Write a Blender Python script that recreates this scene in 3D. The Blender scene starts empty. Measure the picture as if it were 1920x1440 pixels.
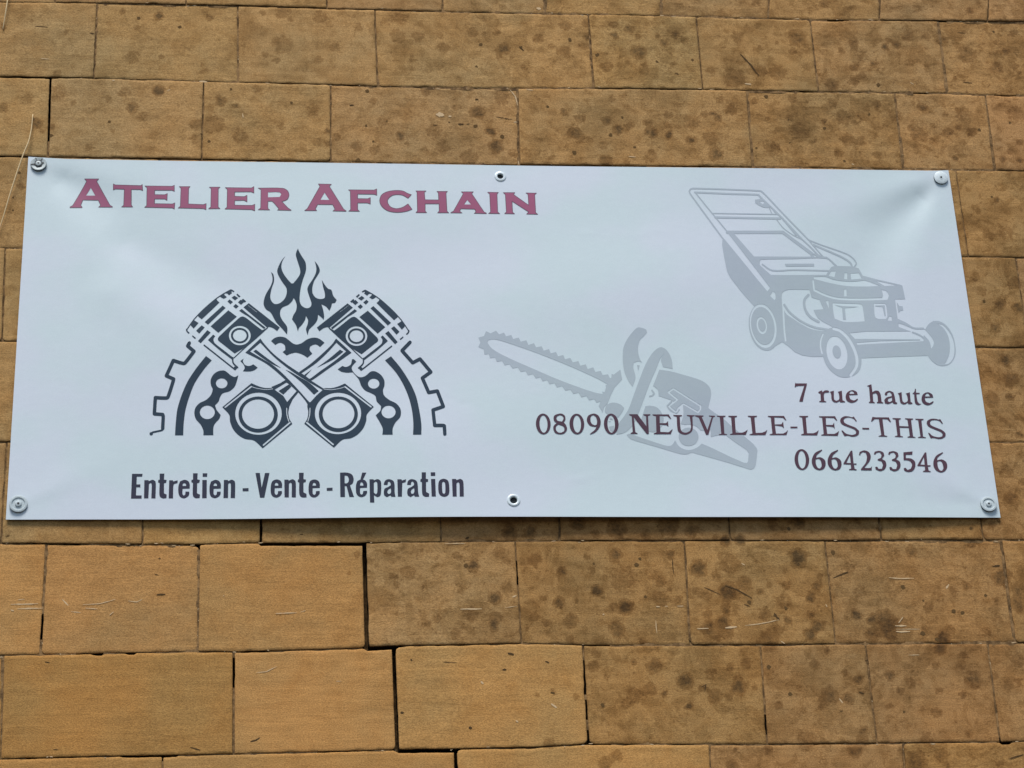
import bpy, bmesh, math, random
import numpy as np
from mathutils import Vector, Matrix, noise as mnoise
from mathutils.geometry import delaunay_2d_cdt

random.seed(7)
rng = np.random.default_rng(7)
SC = bpy.context.scene
COL = SC.collection

# ------------------------------------------------------------------ camera
YB = -0.018                     # plane of the banner; the wall's face is y = 0
XB, ZB = -1.2, 3.64             # lower left corner of the banner (2.4 m x 1.0 m)
BW, BH = 2.4, 0.9961
CAM = np.array([0.6293374 + XB, -4.88220057 + YB, -2.0392504 + ZB])
RIGHT = np.array([0.99439736, -0.09680981, -0.04244708])
UP = np.array([-0.00448387, -0.43982435, 0.89807262])
BACK = np.array([-0.1056115, -0.89285072, -0.43779425])
FPX = 4157.0                    # focal length in pixels of a 1920 wide picture
cam_d = bpy.data.cameras.new('camera')
cam_d.sensor_fit = 'HORIZONTAL'
cam_d.sensor_width = 36.0
cam_d.lens = FPX / 1920 * 36.0
cam_d.clip_start, cam_d.clip_end = 0.05, 500
cam = bpy.data.objects.new('camera', cam_d)
COL.objects.link(cam)
cam.matrix_world = Matrix(((RIGHT[0], UP[0], BACK[0], CAM[0]),
                           (RIGHT[1], UP[1], BACK[1], CAM[1]),
                           (RIGHT[2], UP[2], BACK[2], CAM[2]), (0, 0, 0, 1)))
SC.camera = cam

# ------------------------------------------------------------------ daylight: an overcast sky, a soft high sun
SUN_EL, SUN_AZ = math.radians(62), math.radians(-14)      # azimuth measured from straight in front of the wall
world = bpy.data.worlds.new('World'); SC.world = world
world.use_nodes = True
wn = world.node_tree
sky = wn.nodes.new('ShaderNodeTexSky')
sky.sky_type = 'NISHITA'; sky.sun_disc = False
sky.sun_elevation = SUN_EL
sky.sun_rotation = math.pi - SUN_AZ
sky.air_density = 1.0; sky.dust_density = 1.0; sky.ozone_density = 1.0
bg = next(n for n in wn.nodes if n.type == 'BACKGROUND')
bg.inputs['Strength'].default_value = 0.052
wn.links.new(sky.outputs['Color'], bg.inputs['Color'])
sun_d = bpy.data.lights.new('sun', 'SUN')
sun_d.energy = 1.5; sun_d.angle = math.radians(22); sun_d.color = (1.0, 0.975, 0.94)
sun = bpy.data.objects.new('sun', sun_d); COL.objects.link(sun)
sd = Vector((math.sin(SUN_AZ) * math.cos(SUN_EL), -math.cos(SUN_AZ) * math.cos(SUN_EL), math.sin(SUN_EL)))
sun.rotation_euler = sd.to_track_quat('Z', 'Y').to_euler()
sun.location = sd * 20
SC.view_settings.view_transform = 'Standard'
SC.view_settings.look = 'None'
SC.view_settings.gamma = 1.0
SC.view_settings.use_curve_mapping = False
SC.view_settings.exposure = 1.24


# ------------------------------------------------------------------ helpers
def plane_pt(P, y0):
    """points of the photograph (N,2) -> (x, z) where their rays meet the vertical plane y = y0 (scalar or N)"""
    P = np.atleast_2d(np.asarray(P, float))
    d = np.outer((P[:, 0] - 960) / FPX, RIGHT) - np.outer((P[:, 1] - 720) / FPX, UP) - BACK
    t = (y0 - CAM[1]) / d[:, 1]
    return CAM[[0, 2]] + d[:, [0, 2]] * t[:, None]


def mesh_obj(name, verts, faces, mat, parent=None, smooth=False, mats=None, mat_idx=None):
    me = bpy.data.meshes.new(name)
    me.from_pydata([tuple(v) for v in verts], [], [tuple(int(i) for i in f) for f in faces])
    for m in (mats or [mat]):
        me.materials.append(m)
    if mat_idx is not None:
        me.polygons.foreach_set('material_index', np.asarray(mat_idx, np.int32))
    if smooth:
        me.polygons.foreach_set('use_smooth', np.ones(len(me.polygons), bool))
    me.update()
    o = bpy.data.objects.new(name, me)
    COL.objects.link(o)
    if parent is not None:
        o.parent = parent
        o.matrix_parent_inverse = Matrix.Translation(-Vector(parent.location))
    return o


def thing(name, label, cat, loc=(0, 0, 0), group=None):
    o = bpy.data.objects.new(name, None)
    o.empty_display_size = 0.05
    COL.objects.link(o)
    o.location = loc
    o['label'] = label; o['category'] = cat
    if group:
        o['group'] = group
    return o


def new_mat(name, col=(0.5, 0.5, 0.5), rough=0.6, metal=0.0, spec=0.5):
    m = bpy.data.materials.new(name); m.use_nodes = True
    b = next(n for n in m.node_tree.nodes if n.type == 'BSDF_PRINCIPLED')
    b.inputs['Base Color'].default_value = (*col, 1)
    b.inputs['Roughness'].default_value = rough
    b.inputs['Metallic'].default_value = metal
    b.inputs['Specular IOR Level'].default_value = spec
    return m, m.node_tree, b


class NT:
    """short hand for wiring nodes"""
    def __init__(self, nt): self.nt = nt
    def n(self, kind, **kw):
        nd = self.nt.nodes.new(kind)
        for k, v in kw.items():
            setattr(nd, k, v)
        return nd
    def link(self, a, b): self.nt.links.new(a, b)
    def noise(self, vec, scale, detail=4, rough=0.55, dist=0.0):
        nd = self.n('ShaderNodeTexNoise')
        nd.inputs['Scale'].default_value = scale; nd.inputs['Detail'].default_value = detail
        nd.inputs['Roughness'].default_value = rough; nd.inputs['Distortion'].default_value = dist
        self.link(vec, nd.inputs['Vector'])
        return nd.outputs['Fac']
    def scaled(self, vec, s):
        nd = self.n('ShaderNodeMapping'); nd.inputs['Scale'].default_value = s
        self.link(vec, nd.inputs['Vector']); return nd.outputs['Vector']
    def math(self, op, a, b=None, c=None, clamp=False):
        nd = self.n('ShaderNodeMath', operation=op, use_clamp=clamp)
        for i, v in enumerate((a, b, c)):
            if v is None: continue
            if isinstance(v, (int, float)): nd.inputs[i].default_value = v
            else: self.link(v, nd.inputs[i])
        return nd.outputs[0]
    def ramp(self, fac, a, b, lo=0.0, hi=1.0):
        nd = self.n('ShaderNodeMapRange', interpolation_type='SMOOTHSTEP')
        self.link(fac, nd.inputs['Value'])
        for k, v in (('From Min', a), ('From Max', b), ('To Min', lo), ('To Max', hi)):
            nd.inputs[k].default_value = v
        return nd.outputs['Result']
    def mix(self, fac, a, b, mode='MIX'):
        nd = self.n('ShaderNodeMix', data_type='RGBA', blend_type=mode)
        for sock, v in ((nd.inputs[0], fac), (nd.inputs[6], a), (nd.inputs[7], b)):
            if isinstance(v, (int, float)): sock.default_value = v
            elif isinstance(v, tuple): sock.default_value = (*v, 1)
            else: self.link(v, sock)
        return nd.outputs[2]


# ------------------------------------------------------------------ materials
def stone_material():
    m, nt, b = new_mat('sandstone', rough=0.92, spec=0.25)
    g = NT(nt)
    pos = g.n('ShaderNodeNewGeometry').outputs['Position']
    oi = g.n('ShaderNodeObjectInfo')
    base, weather = oi.outputs['Color'], oi.outputs['Alpha']
    st = g.n('ShaderNodeAttribute', attribute_type='GEOMETRY', attribute_name='stain').outputs['Fac']
    big = g.noise(pos, 3.2, 4, 0.6)
    mid = g.noise(pos, 14, 5, 0.6, 0.6)
    bed = g.noise(g.scaled(pos, (7, 7, 75)), 1.0, 5, 0.62, 0.4)
    grain = g.noise(g.scaled(pos, (1, 1, 1.6)), 260, 3, 0.7)
    fine = g.noise(pos, 900, 2, 0.6)
    c = base
    mul = lambda c, k: g.mix(1.0, c, k, 'MULTIPLY')
    c = g.mix(g.ramp(big, 0.38, 0.66), c, mul(c, (0.86, 0.95, 1.06)))
    c = g.mix(g.ramp(mid, 0.40, 0.72, 0, 0.6), c, mul(c, (0.84, 0.77, 0.66)))
    c = g.mix(g.ramp(bed, 0.30, 0.72), mul(c, (0.93, 0.91, 0.88)), mul(c, (1.06, 1.05, 1.03)))
    c = g.mix(g.ramp(grain, 0.28, 0.72), mul(c, (0.74, 0.72, 0.68)), mul(c, (1.24, 1.23, 1.21)))
    c = g.mix(g.ramp(fine, 0.35, 0.7), mul(c, (0.90, 0.89, 0.87)), mul(c, (1.10, 1.10, 1.09)))
    # weathered stones: patches of film with crisp ragged borders, two sizes
    wob = g.noise(pos, 13, 5, 0.62, 0.8)
    wide = g.noise(g.scaled(pos, (1, 1, 1.3)), 6.0, 6, 0.66, 1.4)
    c = g.mix(g.math('MULTIPLY', g.ramp(wide, 0.49, 0.55, 0, 0.8), weather), c, mul(c, (0.80, 0.78, 0.73)))
    c = g.mix(g.math('MULTIPLY', g.ramp(wide, 0.57, 0.62, 0, 0.7), weather), c, mul(c, (0.82, 0.79, 0.73)))
    wob2 = g.noise(g.scaled(pos, (1, 1, 1.25)), 34, 4, 0.6, 0.5)
    c = g.mix(g.math('MULTIPLY', g.ramp(wob, 0.49, 0.57, 0, 0.85), weather), c, mul(c, (0.74, 0.70, 0.62)))
    c = g.mix(g.math('MULTIPLY', g.ramp(wob2, 0.55, 0.61, 0, 0.85), weather), c, mul(c, (0.74, 0.70, 0.62)))
    c = g.mix(g.math('MULTIPLY', g.ramp(wob2, 0.42, 0.30, 0, 0.5), weather), c, mul(c, (1.12, 1.11, 1.10)))
    # specks: soot in the pores, bare grains
    spk = g.noise(g.scaled(pos, (1, 1, 1.5)), 150, 3, 0.7)
    c = g.mix(g.math('MULTIPLY', g.ramp(spk, 0.63, 0.70, 0, 0.8), g.math('ADD', g.math('MULTIPLY', weather, 0.75), 0.25)), c, mul(c, (0.52, 0.48, 0.42)))
    c = g.mix(g.ramp(spk, 0.30, 0.24, 0, 0.7), c, mul(c, (1.45, 1.45, 1.45)))
    spk2 = g.noise(pos, 78, 2, 0.5)
    c = g.mix(g.math('MULTIPLY', g.ramp(spk2, 0.66, 0.70, 0, 0.75), weather), c, mul(c, (0.58, 0.53, 0.46)))
    # round lichen films
    vo = g.n('ShaderNodeTexVoronoi', feature='F1'); vo.inputs['Scale'].default_value = 24
    pw = g.n('ShaderNodeVectorMath', operation='ADD'); g.link(pos, pw.inputs[0])
    nv = g.n('ShaderNodeTexNoise'); nv.inputs['Scale'].default_value = 60; nv.inputs['Detail'].default_value = 2
    g.link(pos, nv.inputs['Vector'])
    ns = g.n('ShaderNodeVectorMath', operation='SCALE'); ns.inputs['Scale'].default_value = 0.02
    g.link(nv.outputs['Color'], ns.inputs[0]); g.link(ns.outputs[0], pw.inputs[1])
    g.link(pw.outputs[0], vo.inputs['Vector'])
    sep = g.n('ShaderNodeSeparateColor'); g.link(vo.outputs['Color'], sep.inputs[0])
    rad = g.math('MULTIPLY', sep.outputs[0], 0.46)
    film = g.ramp(g.math('SUBTRACT', rad, vo.outputs['Distance']), 0.0, 0.05)
    film = g.math('MULTIPLY', g.math('MULTIPLY', film, g.math('MULTIPLY', sep.outputs[1], weather)), 0.85)
    c = g.mix(film, c, mul(c, (0.70, 0.65, 0.57)))
    # the larger lichen and soot spots, placed by the vertex attribute and made ragged by noise
    rag = g.noise(pos, 85, 5, 0.72)
    f = g.math('ADD', st, g.math('MULTIPLY', g.math('SUBTRACT', rag, 0.5), g.ramp(st, 0.0, 0.3, 0, 1.35)))
    c = g.mix(g.ramp(f, 0.10, 0.30, 0, 0.78), c, mul(c, (0.63, 0.57, 0.48)))
    c = g.mix(g.ramp(f, 0.38, 0.95, 0, 0.95), c, mul(c, (0.42, 0.44, 0.47)))
    g.link(c, b.inputs['Base Color'])
    h = g.math('ADD', g.math('MULTIPLY', grain, 0.55), g.math('ADD', g.math('MULTIPLY', bed, 0.7), g.math('MULTIPLY', mid, 0.8)))
    bp = g.n('ShaderNodeBump'); bp.inputs['Strength'].default_value = 0.65; bp.inputs['Distance'].default_value = 0.0022
    g.link(h, bp.inputs['Height']); g.link(bp.outputs['Normal'], b.inputs['Normal'])
    return m


def mortar_material():
    m, nt, b = new_mat('lime mortar', rough=0.95, spec=0.15)
    g = NT(nt)
    pos = g.n('ShaderNodeNewGeometry').outputs['Position']
    a = g.noise(pos, 45, 4, 0.65)
    s = g.noise(pos, 130, 2, 0.6)
    c = g.mix(g.ramp(a, 0.35, 0.65), (0.105, 0.060, 0.026), (0.29, 0.170, 0.072))
    c = g.mix(g.ramp(s, 0.66, 0.74), c, (0.50, 0.36, 0.20))
    g.link(c, b.inputs['Base Color'])
    bp = g.n('ShaderNodeBump'); bp.inputs['Strength'].default_value = 0.7; bp.inputs['Distance'].default_value = 0.002
    g.link(s, bp.inputs['Height']); g.link(bp.outputs['Normal'], b.inputs['Normal'])
    return m


def vinyl_material(name, ca, cb, rough=0.5, spec=0.35):
    """printed banner cloth: a little tone drift, a fine weave in the gloss"""
    m, nt, b = new_mat(name, rough=rough, spec=spec)
    g = NT(nt)
    pos = g.n('ShaderNodeNewGeometry').outputs['Position']
    n = g.noise(g.scaled(pos, (1, 1, 1.4)), 2.6, 3, 0.5)
    gr = g.noise(pos, 420, 2, 0.6)
    c = g.mix(g.ramp(n, 0.38, 0.62), ca, cb)
    c = g.mix(g.ramp(gr, 0.3, 0.7), g.mix(1.0, c, (0.955, 0.955, 0.96), 'MULTIPLY'), c)
    c = g.mix(g.ramp(g.noise(g.scaled(pos, (1, 1, 2.2)), 38, 4, 0.65), 0.35, 0.7), g.mix(1.0, c, (0.978, 0.98, 0.982), 'MULTIPLY'), c)
    g.link(c, b.inputs['Base Color'])
    wv = g.n('ShaderNodeTexWave', wave_type='BANDS', bands_direction='Z'); wv.inputs['Scale'].default_value = 160
    g.link(pos, wv.inputs['Vector'])
    bp = g.n('ShaderNodeBump'); bp.inputs['Strength'].default_value = 0.08; bp.inputs['Distance'].default_value = 0.0004
    g.link(g.math('ADD', wv.outputs['Fac'], gr), bp.inputs['Height'])
    g.link(bp.outputs['Normal'], b.inputs['Normal'])
    return m


def metal_material(name, col, rough):
    m, nt, b = new_mat(name, col, rough, 0.0, 0.5)
    g = NT(nt)
    pos = g.n('ShaderNodeNewGeometry').outputs['Position']
    a = g.noise(pos, 260, 3, 0.6)
    g.link(g.mix(g.ramp(a, 0.3, 0.75), tuple(x * 0.8 for x in col), col), b.inputs['Base Color'])
    b.inputs['Metallic'].default_value = 0.1
    return m


M_STONE = stone_material()
M_MORTAR = mortar_material()
M_VINYL = vinyl_material('white vinyl', (0.615, 0.716, 0.728), (0.652, 0.706, 0.760))
M_INK = vinyl_material('slate ink', (0.024, 0.050, 0.075), (0.028, 0.049, 0.074), 0.5, 0.15)
M_INK2 = vinyl_material('dark slogan ink', (0.036, 0.044, 0.068), (0.046, 0.041, 0.068), 0.5, 0.15)
M_PLUM = vinyl_material('plum ink', (0.092, 0.050, 0.070), (0.106, 0.052, 0.070), 0.5, 0.15)
M_CRIM = vinyl_material('crimson ink', (0.345, 0.105, 0.180), (0.365, 0.102, 0.185), 0.45, 0.2)
M_CRIME = vinyl_material('crimson edge ink', (0.115, 0.060, 0.090), (0.13, 0.060, 0.095), 0.45)
M_GREY = vinyl_material('pale grey ink', (0.425, 0.495, 0.520), (0.425, 0.480, 0.53), 0.5)
M_TIN = metal_material('galvanised washer', (0.56, 0.635, 0.645), 0.6)
M_WHITEW = metal_material('white painted washer', (0.80, 0.88, 0.88), 0.5)
M_OLDTIN = metal_material('worn grey zinc', (0.44, 0.49, 0.48), 0.5)
M_RUBBER = new_mat('black rubber', (0.022, 0.027, 0.03), 0.8, 0, 0.2)[0]
M_DARK = metal_material('dark recess', (0.03, 0.034, 0.036), 0.6)
M_EYE = metal_material('bright eyelet', (0.78, 0.86, 0.87), 0.35)
M_PIT = new_mat('shade and dirt in the pits', (0.085, 0.050, 0.022), 0.95, 0, 0.1)[0]  # the shade inside cracks and pits, with some dirt, put into a flat colour
M_JOINT_SHADE = new_mat('grimy shaded joint face', (0.060, 0.038, 0.019), 0.95, 0, 0.1)[0]  # grime made darker still, so the colour stands in for shade in the gaps
M_SCR = new_mat('chalky scratch', (0.62, 0.44, 0.25), 0.95, 0, 0.1)[0]
M_SPOT = new_mat('small lichen', (0.125, 0.072, 0.028), 0.95, 0, 0.1)[0]
M_STRAW = new_mat('dry straw', (0.70, 0.52, 0.28), 0.7, 0, 0.3)[0]

# ------------------------------------------------------------------ ground (only its bounce light is seen)
gm, gnt, gb = new_mat('pavement', rough=0.9, spec=0.2)
gg = NT(gnt)
gpos = gg.n('ShaderNodeNewGeometry').outputs['Position']
gg.link(gg.mix(gg.ramp(gg.noise(gpos, 30, 4), 0.3, 0.7), (0.045, 0.044, 0.042), (0.07, 0.068, 0.064)), gb.inputs['Base Color'])
ground = mesh_obj('ground', [(-150, -200, 0), (150, -200, 0), (150, 60, 0), (-150, 60, 0)], [(0, 1, 2, 3)], gm)
ground['kind'] = 'structure'

# ------------------------------------------------------------------ the stone wall
# bed joints read off the photograph, left to right, top course first
BEDS = {
    'A': [(0, 4), (182, 6), (450, 11), (640, 17), (830, 22), (1100, 27), (1290, 31), (1520, 37), (1750, 39), (1920, 41)],
    'B': [(0, 144), (95, 146), (175, 147), (380, 153), (450, 155), (640, 159), (705, 162), (900, 165), (1110, 166), (1320, 168), (1540, 172), (1770, 175), (1920, 180)],
    'C': [(0, 293), (400, 300), (960, 309), (1500, 315), (1920, 321)],
    'D': [(0, 465), (960, 474), (1920, 483)],
    'E': [(0, 640), (960, 646), (1920, 652)],
    'F': [(0, 829), (960, 829), (1920, 830)],
    'G': [(0, 1019), (267, 1021), (373, 1021), (490, 1018), (683, 1018), (835, 1016), (1050, 1014), (1280, 1014), (1545, 1014), (1700, 1013), (1920, 1013)],
    'H': [(0, 1229), (150, 1226), (371, 1222), (440, 1223), (640, 1217), (688, 1215), (735, 1212), (978, 1207), (1095, 1210), (1280, 1210), (1425, 1209), (1567, 1208), (1750, 1207), (1920, 1205)],
    'I': [(0, 1424), (230, 1418), (300, 1417), (440, 1414), (640, 1409), (745, 1406), (855, 1405), (1000, 1402), (1100, 1396), (1280, 1396), (1440, 1396), (1640, 1394), (1870, 1392), (1920, 1391)],
}
# upright joints of each course: (x at its top, x at its foot, half width in mm)
UPR = {
    'A0': [(105, 103), (350, 349), (612, 613), (828, 830), (1020, 1022), (1236, 1239), (1439, 1441), (1645, 1649), (1847, 1852)],
    'AB': [(182, 176), (446, 447), (703, 708), (1103, 1114), (1305, 1318), (1519, 1535), (1758, 1776)],
    'BC': [(95, 90, 2.4), (382, 378), (620, 620), (971, 974), (1400, 1411), (1678, 1694), (1848, 1867)],
    'CD': [(300, 296), (560, 559), (880, 884), (1210, 1220), (1500, 1518)],
    'DE': [(10, 4), (340, 336), (700, 702), (1000, 1005), (1330, 1342), (1640, 1662), (1904, 1930)],
    'EF': [(250, 245), (520, 518), (860, 864), (1180, 1192), (1480, 1500)],
    'FG': [(13, 2), (268, 267), (490, 489, 2.4), (822, 827), (1043, 1050), (1356, 1369), (1630, 1653), (1815, 1845)],
    'GH': [(87, 76, 2.2), (374, 371), (683, 688, 4.6), (966, 978), (1283, 1295), (1547, 1567), (1878, 1904)],
    'HI': [(7, 1), (438, 438, 2.2), (738, 745, 4.2), (1093, 1103, 2.0), (1426, 1439), (1623, 1645), (1852, 1876)],
    'I1': [(305, 307), (854, 858, 3.4), (1330, 1340), (1693, 1708)],
}
BED = {k: plane_pt(v, 0.0) for k, v in BEDS.items()}


def bed_z(k, x):
    return np.interp(x, BED[k][:, 0], BED[k][:, 1])


X0, X1 = -2.35, 2.35
zA = float(BED['A'][:, 1].mean()); zI = float(BED['I'][:, 1].mean())
for i in range(1, 4):                                   # courses above and below the picture
    BED['A' + str(i)] = BED['A'] + np.array([0, 0.195 * i])
    BED['I' + str(i)] = BED['I'] - np.array([0, 0.262 * i])
ORDER = ['A3', 'A2', 'A1', 'A', 'B', 'C', 'D', 'E', 'F', 'G', 'H', 'I', 'I1', 'I2']
KEY = {('A1', 'A'): 'A0', ('A', 'B'): 'AB', ('B', 'C'): 'BC', ('C', 'D'): 'CD', ('D', 'E'): 'DE', ('E', 'F'): 'EF',
       ('F', 'G'): 'FG', ('G', 'H'): 'GH', ('H', 'I'): 'HI', ('I', 'I1'): 'I1'}


def upright_joints(t, b):
    """[(x top, x foot, half width)] over the whole course, known ones from the photograph, chance ones beyond it"""
    out = []
    k = KEY.get((t, b))
    if k:
        for j in UPR[k]:
            hw = j[2] if len(j) > 2 else 1.35
            yt = np.interp(j[0], [p[0] for p in BEDS[t]], [p[1] for p in BEDS[t]]) if t in BEDS else -130
            yb = np.interp(j[1], [p[0] for p in BEDS[b]], [p[1] for p in BEDS[b]]) if b in BEDS else 1600
            pt, pb = plane_pt([(j[0], yt), (j[1], yb)], 0.0)
            out.append((pt[0], pb[0], hw / 1000))
    else:
        out = [(random.uniform(-0.2, 0.2),) * 2 + (0.0008,)]
    while out[0][0] > X0 + 0.30:
        d = random.uniform(0.26, 0.46); out.insert(0, (out[0][0] - d, out[0][1] - d, 0.0008))
    while out[-1][0] < X1 - 0.30:
        d = random.uniform(0.26, 0.46); out.append((out[-1][0] + d, out[-1][1] + d, 0.0008))
    return out


wall = thing('stone_wall', 'tawny sandstone block wall with dark lichen spots behind the white banner', 'wall', (0, 0, 0))


def fbm(x, y, z=0.0):
    return mnoise.noise((x, y, z)) + 0.5 * mnoise.noise((2.1 * x + 7, 2.1 * y, z))


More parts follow.
